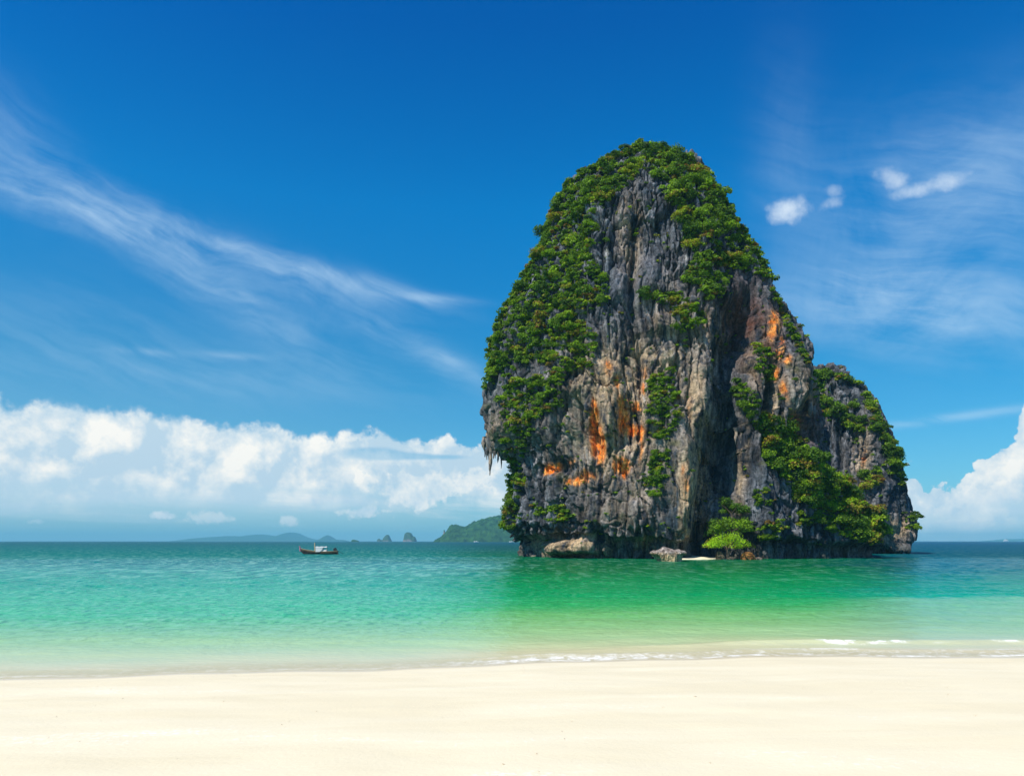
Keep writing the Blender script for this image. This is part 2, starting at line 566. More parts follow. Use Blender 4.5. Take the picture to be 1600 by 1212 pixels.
def build_sea():
    m, N, out = mat_new('sea_water')
    geo = N.new('ShaderNodeNewGeometry'); P = geo.outputs['Position']
    sp = N.new('ShaderNodeSeparateXYZ'); N.link(P, sp.inputs[0])
    px, py = E(N, sp.outputs[0]), E(N, sp.outputs[1])
    sa = N.new('ShaderNodeAttribute', attribute_name='shore')
    s = E(N, sa.outputs['Fac'])
    mp = N.new('ShaderNodeMapping'); mp.inputs['Scale'].default_value = (.02, .06, 1)
    N.link(P, mp.inputs[0])
    patch = N.noise(mp.outputs[0], 1.0, 4, .55, .5)
    side = N.smooth(px / py.max(10.0), .05, .5)
    # colour of the water body follows its depth (distance from the shore)
    lg = N.math('LOGARITHM', (s.max(0.0) + (patch - .5) * s.max(0.0) * .5).max(0.0) + 1.0, 10.0)   # 0..4
    t = lg / 4.0
    west = N.ramp(t, [(0.0, (.64, .58, .40)), (.10, (.58, .57, .37)), (.17, (.44, .57, .31)), (.216, (.33, .54, .26)), (.258, (.20, .49, .24)), (.297, (.07, .46, .21)), (.354, (.05, .41, .22)),
                      (.40, (.03, .33, .20)), (.45, (.04, .29, .20)), (.49, (.005, .17, .135)), (.60, (.001, .115, .12)), (.75, (.001, .07, .095)), (1.0, (.001, .06, .09))])
    mid_ = N.ramp(t, [(0.0, (.64, .57, .39)), (.12, (.60, .57, .34)), (.18, (.44, .60, .30)), (.275, (.17, .50, .15)), (.31, (.03, .40, .10)), (.344, (.0, .34, .095)), (.40, (.0, .25, .065)),
                      (.46, (.0, .14, .03)), (.51, (.0, .11, .035)), (.60, (.001, .06, .05)), (.75, (.001, .05, .08)), (1.0, (.001, .045, .09))])
    east = N.ramp(t, [(0.0, (.64, .58, .40)), (.10, (.60, .55, .36)), (.208, (.31, .50, .26)), (.275, (.20, .45, .23)), (.322, (.15, .43, .23)), (.336, (.0, .33, .17)), (.378, (.0, .22, .12)),
                      (.446, (.0, .09, .08)), (.53, (.0, .07, .11)), (.75, (.001, .055, .125)), (1.0, (.001, .05, .12))])
    wob = (patch - .5) * .25
    bar = px - py * .26                       # sideways offset from the line between beach and island
    wid = py.max(10.0)
    blue = N.mix(N.smooth(bar / wid + wob, -.42, -.24), west, mid_)
    blue = N.mix(N.smooth(bar / wid + wob, .10, .27), blue, east)
    # waves
    near = N.smooth(py, 160, 20)
    v1 = N.new('ShaderNodeMapping'); v1.inputs['Scale'].default_value = (1.1, 1.0, 1); v1.inputs['Rotation'].default_value = (0, 0, .12); N.link(P, v1.inputs[0])
    v2 = N.new('ShaderNodeMapping'); v2.inputs['Scale'].default_value = (.09, .26, 1); v2.inputs['Rotation'].default_value = (0, 0, -.1); N.link(P, v2.inputs[0])
    w1 = N.noise(v1.outputs[0], 1.0, 5, .6, .35)
    w2 = N.noise(v2.outputs[0], 1.0, 7, .62, .3)
    w3 = N.noise(P, 5.0, 3, .5, .2)
    v4 = N.new('ShaderNodeMapping'); v4.inputs['Scale'].default_value = (.50, .42, 1); v4.inputs['Rotation'].default_value = (0, 0, .2); N.link(P, v4.inputs[0])
    w4 = N.noise(v4.outputs[0], 1.0, 8, .70, .5)
    amp = N.smooth(s, 0.0, 9.0) * .75 + .25
    b = bump(N, w2 * amp, 1.0, .25)
    v5 = N.new('ShaderNodeMapping'); v5.inputs['Scale'].default_value = (.85, .20, 1); v5.inputs['Rotation'].default_value = (0, 0, .15); N.link(P, v5.inputs[0])
    w5 = N.noise(v5.outputs[0], 1.0, 7, .68, .3)
    v6 = N.new('ShaderNodeMapping'); v6.inputs['Scale'].default_value = (3.0, 1.5, 1); v6.inputs['Rotation'].default_value = (0, 0, .12); N.link(P, v6.inputs[0])
    w6 = N.noise(v6.outputs[0], 1.0, 7, .68, .4)
    kf = N.smooth(py, 32, 80)
    rip = w5 * kf + w6 * (1.0 - kf)
    b = bump(N, w4 * amp, 1.0, .14, b)
    b = bump(N, w1 * amp, 1.0, .07, b)
    b = bump(N, w3 * amp, .8, .015, b)
    # ripple strokes painted into the body colour: shaded faces darker, sky-reflecting backs paler
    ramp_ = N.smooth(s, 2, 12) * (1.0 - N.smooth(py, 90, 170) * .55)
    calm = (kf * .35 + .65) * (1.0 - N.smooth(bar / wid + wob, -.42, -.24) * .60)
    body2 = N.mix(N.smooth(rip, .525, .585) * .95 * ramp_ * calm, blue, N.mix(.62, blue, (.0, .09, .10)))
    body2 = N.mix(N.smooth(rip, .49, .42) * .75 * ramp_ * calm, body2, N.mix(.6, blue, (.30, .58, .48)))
    # foam at the edge and on the small breakers
    fn = N.noise(P, 3.2, 7, .72, .6)
    fl = N.new('ShaderNodeMapping'); fl.inputs['Scale'].default_value = (.28, .9, 1); N.link(P, fl.inputs[0])
    fb = N.noise(fl.outputs[0], 1.0, 3, .5)
    rgt = N.smooth(px, -2.5, 1.0)
    lm = N.noise(P, .55, 4, .6)
    l0 = (-(s - .22 - (lm - .5) * .5) * (s - .22 - (lm - .5) * .5) / .012).exp() * (.25 + .6 * rgt) * N.smooth(lm, .36, .58)
    l1 = (-(s - 1.05 - (fb - .5) * 1.3) * (s - 1.05 - (fb - .5) * 1.3) / .03).exp() * N.smooth(fb, .47, .62) * (rgt * .85 + .12)
    l2 = (-(s - 2.6 - (fb - .5) * 1.2) * (s - 2.3 - (fb - .5) * 1.2) / .022).exp() * N.smooth(px, 3.0, 7.5) * N.smooth(fb, .44, .62) * N.smooth(N.noise(P, 1.3, 4, .6), .42, .6)
    lace = (-(s - .5) * (s - .5) / .35).exp() * .40 * (rgt * .7 + .3)
    l3 = (-(s - .42) * (s - .42) / .10).exp() * (-(px - 1.6) * (px - 1.6) / 7.0).exp() * .75
    foam = (l0.max(l1).max(l2).max(l3) * N.smooth(fn, .36, .56) + lace * N.smooth(fn, .50, .62)).clamp()
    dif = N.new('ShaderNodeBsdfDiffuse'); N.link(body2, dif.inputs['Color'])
    N.link(b, dif.inputs['Normal'])
    tr = N.new('ShaderNodeBsdfTransparent')
    N.put(tr.inputs[0], N.mix(N.smooth(s, 0, 3), (.97, .97, .94), (.72, .93, .74)))
    clear = N.math('ADD', N.smooth(s, 2.0, .0) * .30, 0.0)
    m1 = N.new('ShaderNodeMixShader'); N.put(m1.inputs[0], clear); N.link(dif.outputs[0], m1.inputs[1]); N.link(tr.outputs[0], m1.inputs[2])
    gl = N.new('ShaderNodeBsdfGlossy'); gl.inputs['Roughness'].default_value = .09; N.link(b, gl.inputs['Normal'])
    gl.inputs['Color'].default_value = (.62, .90, 1, 1)
    fr = N.new('ShaderNodeFresnel'); fr.inputs['IOR'].default_value = 1.30; N.link(b, fr.inputs['Normal'])
    fac = (E(N, fr.outputs[0]) * .72).min(.46) * (1.0 - N.smooth(py + (patch - .5) * 60, 95, 165) * .84) * (N.smooth(s, -.2, 3.0) * .75 + .25)
    m2 = N.new('ShaderNodeMixShader'); N.put(m2.inputs[0], fac); N.link(m1.outputs[0], m2.inputs[1]); N.link(gl.outputs[0], m2.inputs[2])
    fd = N.new('ShaderNodeBsdfDiffuse'); fd.inputs[0].default_value = (.88, .88, .85, 1)
    m3 = N.new('ShaderNodeMixShader'); N.put(m3.inputs[0], foam * .9); N.link(m2.outputs[0], m3.inputs[1]); N.link(fd.outputs[0], m3.inputs[2])
    N.link(m3.outputs[0], out.inputs[0])

    u = np.linspace(-1, 1, 620)[None, :]
    ys = np.concatenate([np.linspace(12.5, 24, 150), np.geomspace(24.08, 420, 460), np.geomspace(430, 12000, 44)])[:, None]
    core = np.minimum(ys * .80 + 9, 9000)
    w = np.linspace(0, 1, 26)[None, 1:]
    wing = core + (12000 - core) * w ** 2.5
    X = np.concatenate([-wing[:, ::-1], core * u, wing], 1)
    Y = np.repeat(ys, X.shape[1], 1)
    far = np.maximum(sstep(250, 420, Y), (np.abs(X) > core * 1.001) * 1.0)
    s = Y - shore(X)
    z = np.zeros_like(X)
    # real chop: crests roughly along the shore
    wv = fbm(X * .22 + .05 * Y, Y * .42, X * 0 + 5, 2) * .19 + fbm(X * .62 - .1 * Y, Y * 1.0, X * 0 + 9, 3) * .12 + fbm(X * 1.7, Y * 2.2, X * 0 + 3, 2) * .022
    patchy = .55 + .45 * sstep(-.25, .3, fbm(X * .02, Y * .03, X * 0, 3))
    z += wv * sstep(1.5, 22, s) * patchy * (1 - far) * (1 - .55 * sstep(.0, .25, X / Y) * sstep(200, 60, Y) * sstep(.6, .4, X / Y))
    fb = .5 + .5 * fbm(X * .16, s * .1, X * 0, 2)
    r = sstep(-3, 2, X)
    z += .05 * np.exp(-((s - 1.0 - (fb - .5)) / .22) ** 2) * (.25 + .75 * r) * (1 - far)
    z += .11 * np.exp(-((s - 2.6 - (fb - .5)) / .30) ** 2) * sstep(2, 8, X) * (1 - far)
    z += .02 * np.sin(Y * 2.2 + 1.5 * fbm(X * .2, Y * .2, X * 0, 2) * 3) * np.exp(-np.maximum(s, 0) / 25.) * sstep(.5, 4, s) * (1 - far)
    z += .012 * fbm(X * 1.1, Y * 2.0, X * 0 + 2, 3) * np.exp(-np.maximum(s, 0) / 12.) * (1 - far)
    # swash tongue: thin sheet just above the sand at the very edge
    me = np_mesh('sea', np.stack([X, Y, z], -1).reshape(-1, 3), grid_quads(X.shape[0], X.shape[1], False)[:, ::-1], m, attrs={'shore': s})
    o = link_mesh('sea', me)
    tag(o, 'clear turquoise and emerald sea with light ripples', kind='structure')


build_beach()
build_sea()

# ------------------------------------------------------------------ rock bodies
ISLAND = empty('rock_island', (27, 128, 0))
tag(ISLAND, 'tall dark grey limestone stack with orange stains rising from the emerald shallows', 'rock island')


def rock_body(name, Yc, table, cxpts, nu, nv, relief, feats=(), colour=None, parent=ISLAND, npow=2.6, front=.78, seed=0.0,
              undercut=None, mat=None, fscale=1.0, inset=5.0, fit_top=True):
    """closed body of rings; table rows: (photo row at distance Yc, left edge, right edge, half depth in metres)"""
    T = np.array(table, dtype=float)
    v = np.linspace(T[0, 0], T[-1, 0], nv)
    xl = np.interp(v, T[:, 0], T[:, 1]); xr = np.interp(v, T[:, 0], T[:, 2]); b = np.interp(v, T[:, 0], T[:, 3])
    C = np.array(cxpts, dtype=float)
    cx = np.interp(v, C[:, 0], C[:, 1])
    k = Yc / F
    Z = (HY - v) * k + HC
    nf = int(nu * front)
    half = math.radians(100)
    th = np.concatenate([np.linspace(-half, half, nf, endpoint=False), np.linspace(half, 2 * math.pi - half, nu - nf, endpoint=False)])
    # th = 0 faces the camera (-Y), positive to the right (+X)
    st, ct = np.sin(th)[None, :], np.cos(th)[None, :]
    a = np.where(st > 0, (xr - cx)[:, None], (cx - xl)[:, None]) * k * .985
    a = np.maximum(a, .05); bb = np.maximum(b[:, None], .05)
    r = ((np.abs(st) / a) ** npow + (np.abs(ct) / bb) ** npow) ** (-1 / npow)
    X = (cx[:, None] - CX) * k + r * st
    Y = Yc - r * ct
    Zg = np.repeat(Z[:, None], nu, 1)
    P = np.stack([X, Y, Zg], -1)

    def normals(P):
        du = np.roll(P, -1, 1) - np.roll(P, 1, 1)
        dv = np.empty_like(P); dv[1:-1] = P[2:] - P[:-2]; dv[0] = P[1] - P[0]; dv[-1] = P[-1] - P[-2]
        n = np.cross(dv, du)
        n /= (np.linalg.norm(n, axis=-1, keepdims=True) + 1e-9)
        return n
    n = normals(P)
    if (n[nv // 2, nf // 2, 1]) > 0: n = -n
    fs = fscale
    x, y, z = X / fs + seed, Y / fs + seed * 2.3, Zg / fs
    wx = fbm(x * .12, y * .12, z * .08, 3) * 2.2; wz = fbm(x * .12 + 9, y * .12, z * .08 + 4, 3) * 2.2
    big = fbm((x + wx) * .085, (y) * .085, z * .03, 3)
    mid = ridged((x + wx) * .20, (y) * .20, (z + wz * 2) * .045, 3)
    flute = ridged((x + wx) * .55, y * .55, (z + wz) * .075, 3)
    f1, crack, cid = cells((x + wx * 1.1) * .22, (y + wz) * .22, (z + wz * 2.2) * .085)
    g1, crack2, cid2 = cells((x + wx) * .62, y * .62, (z + wz) * .30)
    rough = fbm(x * .75, y * .75, z * .45, 5, .62)
    led = np.sin((z + wz * 3.0 + fbm(x * .1, y * .1, z * .1, 2) * 8) * .8)
    lim = np.minimum(1.0, r / (4.0 * fs))
    slit = np.abs(perlin((x + wx * .8) * .42 + 50, y * .42, (z + wz) * .035))      # deep vertical slits
    groove = np.abs(perlin((x + wx * .5) * 1.25 + 80, y * 1.25, (z + wz) * .10))
    fine = ridged(x * 1.5, y * 1.5, z * .35, 2)
    h1, crack3, cid3 = cells((x + wx * 1.4) * .10, (y + wz) * .10, (z + wz * 2.5) * .05)
    slab = sstep(.10, -.12, fbm((x + wx) * .16 + 13, y * .16, z * .07, 3))[..., None][..., 0]
    sw = .28 + .72 * (1 - slab)
    flute = .3 + (flute - .3) * sw; rough_ = rough * (.45 + .55 * (1 - slab))
    d = relief * fs * (1.9 * (cid3 - .5) + 1.5 * big + .55 * (mid - .3) + .30 * (flute - .3) + 1.5 * (cid - .5) - .5 * np.exp(-(crack / .05) ** 2)
              + .85 * (cid2 - .5) * (.35 + .65 * sw) - .25 * np.exp(-(crack2 / .06) ** 2) + .85 * rough_ + .22 * led * (.5 + rough)
              - 1.15 * np.exp(-(slit / .055) ** 2) * (.4 + .6 * sw) - .50 * np.exp(-(groove / .10) ** 2) * sw + .22 * fine * sw) * lim
    px, py = proj(X, Y, Zg)
    if name == 'rock_tower':
        sm_ = blobs(px, py, SMOOTH, wx * .5, wz * .5)
        d = d * (1 - .68 * np.clip(sm_, 0, 1)) + .22 * sm_ * (ridged((x + wx) * .9, y * .9, z * .05, 2) - .3)
    frontm = sstep(.0, .35, -(Y - Yc) / np.maximum(bb, .1))
    for ft in feats:
        fx, fy, sx, sy, amp = ft[:5]
        e = ft[5] if len(ft) > 5 else 4
        q = np.abs((px + 14 * wx * .4 - fx) / sx) ** e + np.abs((py + 8 * wz * .4 - fy) / sy) ** e
        d = d + amp * np.exp(-q) * frontm
    if undercut:
        zt, dep = undercut
        zt2 = zt + 1.3 * fbm(x * .15, y * .15, z * 0, 3)
        q = sstep(zt2 + .9, zt2 - .2, Zg) * (dep + .9 * dep * fbm(x * .2, y * .2, z * 0 + 3, 3))
        d = d - q
    P2 = P + n * d[..., None]
    # sideways fraying so that ribs overhang a little
    P2[..., 0] += fs * relief * .45 * fbm(x * .6, y * .6, z * .3 + 20, 3) * lim
    P2[..., 2] += fs * relief * .7 * fbm(x * .5, y * .5, z * .5 + 40, 3) * lim
    # keep the body inside its outline: the widest points of each ring stay on the profile
    def sm(q, w=9):
        kx = np.ones(w) / w
        return np.convolve(np.pad(q, w // 2, mode='edge'), kx, 'valid')
    qx = (P2[..., 0] - CX) / 1.0
    ppx = CX + F * P2[..., 0] / P2[..., 1]
    inl = inset if name != 'rock_tower' else inset - 11.0 * sstep(585, 625, v) * sstep(724, 700, v) - 11.0 * sstep(806, 826, v)
    exr = np.quantile(ppx, .985, axis=1) - cx; exl = cx - np.quantile(ppx, .015, axis=1)
    fr_ = sm(np.clip((xr - cx - inset) / np.maximum(exr, 1), .5, 1.3), 41); fl_ = sm(np.clip((cx - xl - inl) / np.maximum(exl, 1), .5, 1.3), 21 if name == 'rock_tower' else 41)
    dx = P2[..., 0] - ((cx - CX) * k)[:, None]
    wgt = np.clip(np.abs(dx) / np.maximum(a, 1), 0, 1) ** 2
    fac = np.where(dx > 0, fr_[:, None], fl_[:, None])
    P2[..., 0] = ((cx - CX) * k)[:, None] + dx * (1 + (fac - 1) * wgt)
    if fit_top:
        ppy = HY - F * (P2[..., 2] - HC) / P2[..., 1]
        fz = (HY - (T[0, 0] + 3)) / (HY - ppy.min())
        P2[..., 2] = np.where(P2[..., 2] > 0, P2[..., 2] * fz, P2[..., 2])
    shp = P2.shape
    tint = colour(P2, n, dict(x=x, y=y, z=z, big=big, mid=mid, flute=flute, cid=cid, cid2=cid2, crack=crack, rough=rough, wx=wx, wz=wz, d=d))
    V = P2.reshape(-1, 3)
    q = grid_quads(nv, nu, True)
    # caps
    top = P2[0].mean(0); bot = P2[-1].mean(0)
    V = np.concatenate([V, [top, bot]])
    tcol = np.concatenate([tint.reshape(-1, 3), [tint[0].mean(0), tint[-1].mean(0)]])
    me = np_mesh(name, V - np.array(parent.location)[None] if parent else V, q, mat or M_ROCK, True, 4, colors={'tint': tcol})
    # cap fans via small bmesh-free polygons
    import bmesh
    bm = bmesh.new(); bm.from_mesh(me); bm.verts.ensure_lookup_table()
    for j in range(nu):
        j2 = (j + 1) % nu
        try:
            bm.faces.new((bm.verts[j], bm.verts[j2], bm.verts[nv * nu]))
            bm.faces.new((bm.verts[(nv - 1) * nu + j2], bm.verts[(nv - 1) * nu + j], bm.verts[nv * nu + 1]))
        except ValueError:
            pass
    bm.to_mesh(me); bm.free()
    o = link_mesh(name, me, parent)
    return o, P2


def mixc(a, b, t):
    return a * (1 - t[..., None]) + np.asarray(b) * t[..., None]


# mineral stains seen on the faces: (photo x, y, half width, half height, strength)
ORANGE = [(962, 600, 7, 16, .5), (978, 630, 6, 12, .6), (915, 745, 14, 8, .6), (1004, 612, 5, 12, .5), (926, 655, 7, 24, 1), (933, 700, 10, 26, 1), (970, 655, 9, 28, 1), (985, 675, 20, 10, 1), (972, 733, 14, 12, 1), (990, 640, 9, 10, .8),
          (866, 733, 13, 8, 1), (897, 752, 20, 5, .8), (890, 728, 9, 12, .5), (1220, 546, 6, 17, .95), (1212, 582, 6, 12, .8), (1230, 562, 6, 8, .6),
          (1240, 662, 12, 18, .8), (1226, 610, 8, 22, .5), (950, 580, 9, 14, .5), (1000, 690, 8, 40, .45), (1207, 505, 10, 20, .7), (1262, 640, 8, 26, .45),
          (1075, 750, 9, 32, .35), (1352, 806, 6, 12, 1.0), (1350, 715, 5, 20, .5), (1004, 585, 8, 12, .5), (1078, 640, 5, 30, .35), (1156, 690, 4, 30, .3)]
CREAM = [(945, 590, 45, 40, .8), (985, 620, 30, 60, .8), (900, 540, 20, 30, .5), (1000, 760, 40, 60, .35), (1105, 520, 20, 40, .5), (940, 740, 60, 20, .5), (950, 600, 60, 50, .75), (900, 660, 50, 60, .3), (960, 690, 70, 60, .7), (1080, 760, 22, 70, .9), (1085, 620, 20, 60, .7), (1020, 560, 60, 30, .6), (985, 370, 14, 50, .6), (1190, 560, 22, 40, .55),
         (890, 856, 50, 14, 1.1), (1010, 850, 18, 18, .7), (1160, 720, 7, 60, .8), (1215, 640, 20, 50, .6), (1395, 830, 30, 16, .8), (1350, 720, 14, 40, .7),
         (780, 690, 25, 40, .5), (960, 800, 50, 40, .3), (1050, 500, 40, 50, .35), (1250, 610, 30, 40, .4)]
RUST_SHADE = [(1165, 500, 34, 50, 1.0), (1195, 540, 25, 40, .8), (1270, 660, 14, 28, .9)]  # rust stain, with the shade of the recesses painted into its dark colour


def blobs(px, py, lst, N1, N2):
    m = np.zeros_like(px)
    for (bx, by, sx, sy, s) in lst:
        q = ((px - bx + N1 * 9) / (sx * 1.1)) ** 2 + ((py - by + N2 * 14) / (sy * 1.1)) ** 2
        m = np.maximum(m, s * np.exp(-q * .8))
    return m


SMOOTH = [(966, 440, 15, 26, 1), (1012, 428, 18, 28, 1), (1072, 760, 34, 90, .9), (1035, 800, 22, 60, .8), (925, 800, 45, 34, .7), (900, 670, 18, 40, .6), (975, 760, 25, 30, .7), (1095, 600, 10, 80, .7), (1235, 590, 16, 34, .5)]


def rock_colour(P, n, D):
    px, py = proj(P[..., 0], P[..., 1], P[..., 2])
    x, y, z = D['x'], D['y'], D['z']
    st = fbm((x + D['wx']) * .9, y * .9, (z) * .09, 4, .6)
    pt = fbm(x * .35 + 5, y * .35, z * .2, 4, .6)
    sp = fbm(x * 1.6, y * 1.6, z * 1.1, 3, .6)
    t = np.clip(.36 + 1.05 * st + .6 * pt + .35 * (D['cid2'] - .5) + .35 * (D['flute'] - .3) + .3 * sp, 0, 1)
    c = mixc(np.full(P.shape, 1.0) * np.array([.026, .032, .043]), (.245, .258, .285), t ** 1.5)
    c = mixc(c, (.035, .060, .080), sstep(.05, .4, fbm((x + D['wx']) * .5 + 31, y * .5, z * .03, 3)) * .65)
    c = mixc(c, (.012, .014, .018), sstep(.12, .42, fbm((x + D['wx'] * .6) * 1.3 + 61, y * 1.3, z * .07, 3)) * .75)
    c = mixc(c, (.42, .41, .40), sstep(.28, .5, fbm((x + D['wx'] * .6) * 1.1 + 91, y * 1.1, z * .12, 4, .6)) * .7)
    n1 = D['wx'] * .5 + st; n2 = D['wz'] * .5 + pt
    sl_ = np.clip(blobs(px, py, SMOOTH[:2], n1 * .6, n2 * .6), 0, 1)
    c = mixc(c, (.115, .128, .155), sl_ * .75)
    cr = blobs(px, py, CREAM, n1, n2)
    c = mixc(c, (.56, .40, .23), np.clip(cr * sstep(-.30, .25, st + .6 * sp + .08), 0, .92))
    ru = blobs(px, py, RUST_SHADE, n1, n2)
    c = mixc(c, (.095, .035, .022), np.clip(ru * sstep(-.4, .2, st), 0, .85))
    og = blobs(px, py, ORANGE, n1 * .7, n2 * .7)
    oh = sstep(.10, .45, og * (.8 + .5 * sp + 1.3 * st))
    c = mixc(c, (.36, .19, .09), oh * .7)
    og = sstep(.26, .58, og * (.85 + .7 * sp + 1.1 * st + .8 * fbm((x + D['wx']) * 2.2, y * 2.2, z * .25, 3)))
    oc = mixc(np.full(P.shape, 1.0) * np.array([.78, .17, .012]), (.80, .38, .11), sstep(-.2, .35, sp))
    c = c * (1 - og[..., None]) + oc * og[..., None]
    # lichen and thin growth
    li = sstep(.18, .5, fbm(x * .3 + 70, y * .3, z * .3, 4, .6)) * .55
    c = mixc(c, (.10, .105, .035), li * (1 - og))
    # tide band
    zz = P[..., 2]
    wt = sstep(2.4, .8, zz + 1.2 * pt)
    c = mixc(c, (.13, .125, .10), wt * .6 * (1 - np.clip(cr, 0, 1)))
    return np.clip(c, .01, .95)


TOWER = [(221, 1000, 1014, 1.0), (226, 988, 1030, 2), (235, 972, 1046, 3.5), (250, 941, 1072, 6), (270, 925, 1094, 8.5), (292, 886, 1112, 10.5), (305, 872, 1120, 12), (320, 856, 1128, 13),
         (350, 846, 1148, 16.5), (400, 826, 1184, 18), (430, 814, 1199, 19), (460, 802, 1210, 20), (490, 785, 1226, 21), (520, 767, 1242, 22),
         (545, 758, 1258, 22.5), (580, 757, 1272, 23), (620, 757, 1282, 24), (660, 757, 1290, 24.5), (684, 759, 1295, 25), (696, 766, 1298, 25), (708, 780, 1300, 25), (716, 788, 1300, 25.3),
         (740, 789, 1300, 25.5), (780, 786, 1300, 26), (805, 783, 1300, 26), (820, 787, 1300, 26), (832, 802, 1300, 25.5), (842, 811, 1300, 25),
         (868, 813, 1300, 25), (890, 813, 1300, 25)]
TF = [(1136, 790, 46, 125, -9.5, 4), (1142, 620, 26, 90, -6, 4), (1150, 520, 30, 60, -3, 4), (1070, 740, 24, 120, 2.4, 2), (1092, 610, 12, 80, 1.8, 2),
      (928, 680, 9, 36, -1.9, 4), (976, 668, 14, 34, -2.4, 4), (974, 735, 12, 12, -1.4, 2), (866, 728, 12, 10, -2.0, 2), (948, 640, 11, 60, 1.6, 2),
      (1170, 495, 28, 48, -4.4, 4), (1206, 640, 8, 60, -5, 4), (1245, 590, 24, 42, 2.0, 4), (1262, 655, 13, 34, -4, 4), (1226, 600, 8, 50, -1.2, 2),
      (966, 440, 16, 28, 1.5, 4), (1012, 425, 17, 30, 1.2, 4), (990, 400, 5, 120, -2.2, 2), (1000, 540, 6, 60, -2.0, 2), (880, 600, 30, 18, 1.5, 2), (905, 440, 16, 40, 1.0, 4),
      (889, 856, 44, 12, 3.6, 4), (1000, 800, 20, 22, 1.8, 4), (950, 862, 8, 14, -1.2, 4), (890, 630, 12, 40, 1.0, 2), (1030, 640, 25, 50, 1.2, 2), (1040, 500, 45, 14, 1.6, 4), (770, 640, 22, 60, 1.3, 2)]
tower, tower_P = rock_body('rock_tower', 153.0, TOWER, [(221, 1007), (300, 990), (500, 1010), (700, 1035), (890, 1045)], 700, 600, 1.0, TF, rock_colour,
                           undercut=(3.2, 2.6), inset=14.0)
BUT = [(630, 1158, 1172, 1.2), (640, 1150, 1186, 2.0), (655, 1147, 1200, 3), (680, 1146, 1226, 4.2), (700, 1147, 1250, 5), (730, 1149, 1285, 6), (760, 1151, 1318, 7), (785, 1158, 1345, 7.6),
       (805, 1166, 1366, 8), (825, 1176, 1380, 8.3), (842, 1186, 1384, 8.5), (856, 1192, 1378, 8.2), (866, 1196, 1370, 8), (890, 1196, 1368, 8)]
buttress, but_P = rock_body('rock_buttress', 141.0, BUT, [(630, 1165), (700, 1190), (800, 1250), (890, 1280)], 340, 330, .55,
                            [(1240, 856, 60, 9, -1.0, 4), (1345, 860, 40, 12, -1.6, 4)], rock_colour, seed=31, undercut=(1.8, 1.0), npow=2.2)
CRAG = [(562, 1258, 1282, 2), (570, 1245, 1312, 5), (576, 1240, 1326, 7), (592, 1250, 1343, 9), (606, 1245, 1356, 11), (640, 1240, 1368, 14), (680, 1235, 1384, 16), (720, 1230, 1398, 17.5), (760, 1225, 1409, 18.5),
        (800, 1220, 1419, 19), (825, 1220, 1426, 19), (842, 1220, 1424, 19), (849, 1220, 1412, 18.5), (856, 1220, 1400, 17), (864, 1220, 1396, 16), (880, 1220, 1396, 16)]
crag, crag_P = rock_body('rock_crag', 195.0, CRAG, [(562, 1272), (640, 1300), (890, 1330)], 300, 300, .9,
                         [(1375, 838, 26, 14, -4, 4), (1405, 856, 22, 5, 3.2, 4), (1310, 700, 10, 60, -3, 4)], rock_colour, seed=77, undercut=(1.6, 1.6), inset=13.0)
RUB = [(790, 1130, 1150, 1), (805, 1122, 1165, 2), (830, 1115, 1178, 3), (855, 1110, 1188, 4), (868, 1104, 1200, 5), (885, 1100, 1205, 6)]
rubble, rub_P = rock_body('rubble_mound', 136.0, RUB, [(790, 1140), (885, 1150)], 140, 90, .35, (), rock_colour, seed=12, npow=2.1)


def bvh_of(P, step=2):
    Q = P[::step, ::step]
    nv, nu = Q.shape[:2]
    V = Q.reshape(-1, 3)
    return BVHTree.FromPolygons([tuple(p) for p in V.tolist()], grid_quads(nv, nu, True).tolist())


BVHS = [('tower', bvh_of(tower_P)), ('buttress', bvh_of(but_P)), ('crag', bvh_of(crag_P)), ('rubble', bvh_of(rub_P, 1))]
EYE = Vector((0, 0, HC))


def hit(px, py):
    d = (unproj(px, py, 100) - EYE).normalized()
    best = None
    for nm, b in BVHS:
        loc, no, idx, dist = b.ray_cast(EYE, d)
        if loc is not None and (best is None or dist < best[2]):
            if no.dot(d) > 0: no = -no
            best = (loc, no, dist, nm)
    return best


def hit_near(px, py):
    for i in range(9):
        h = hit(px, py)
        if h: return h
        px += 2.2 if px < 1030 else -2.2
        py += 1.2 if py < 260 else 0
    return None


# ---- stalactites hanging from the overhang on the left edge and from the caves
def stalactite(px, py, Y, length, rad, rs):
    nv, nu = 22, 10
    t = np.linspace(0, 1, nv)[:, None]; a = np.linspace(0, 2 * math.pi, nu, endpoint=False)[None, :]
    prof = rad * ((1 - t) ** .8 * (.75 + .25 * np.cos(t * 9 + rs)) + .03)
    x = prof * np.cos(a) * (1 + .25 * np.sin(3 * a + rs)) + .12 * rad * np.sin(t * 5 + rs)
    y = prof * np.sin(a) * (1 + .2 * np.cos(2 * a + rs))
    z = -t * length + 0 * a
    p = unproj(px, py, Y)
    X, Yy, Z = x + p.x, y + p.y, z + p.z
    d = .22 * rad * fbm(X * 2.5, Yy * 2.5, Z * 1.2, 3)
    X = X + d * np.cos(a); Yy = Yy + d * np.sin(a)
    P = np.stack([X, Yy, Z], -1)
    c = np.full(P.shape, 1.0) * np.array([.12, .12, .125])
    c = mixc(c, (.42, .33, .25), sstep(-.1, .4, fbm(X * .8 + rs, Yy, Z * .5, 3)) * .8)
    V = P.reshape(-1, 3) - np.array(ISLAND.location)
    me = np_mesh('stalactite', V, grid_quads(nv, nu, True), M_ROCK, True, 4, colors={'tint': c.reshape(-1, 3)})
    link_mesh('stalactite', me, ISLAND)


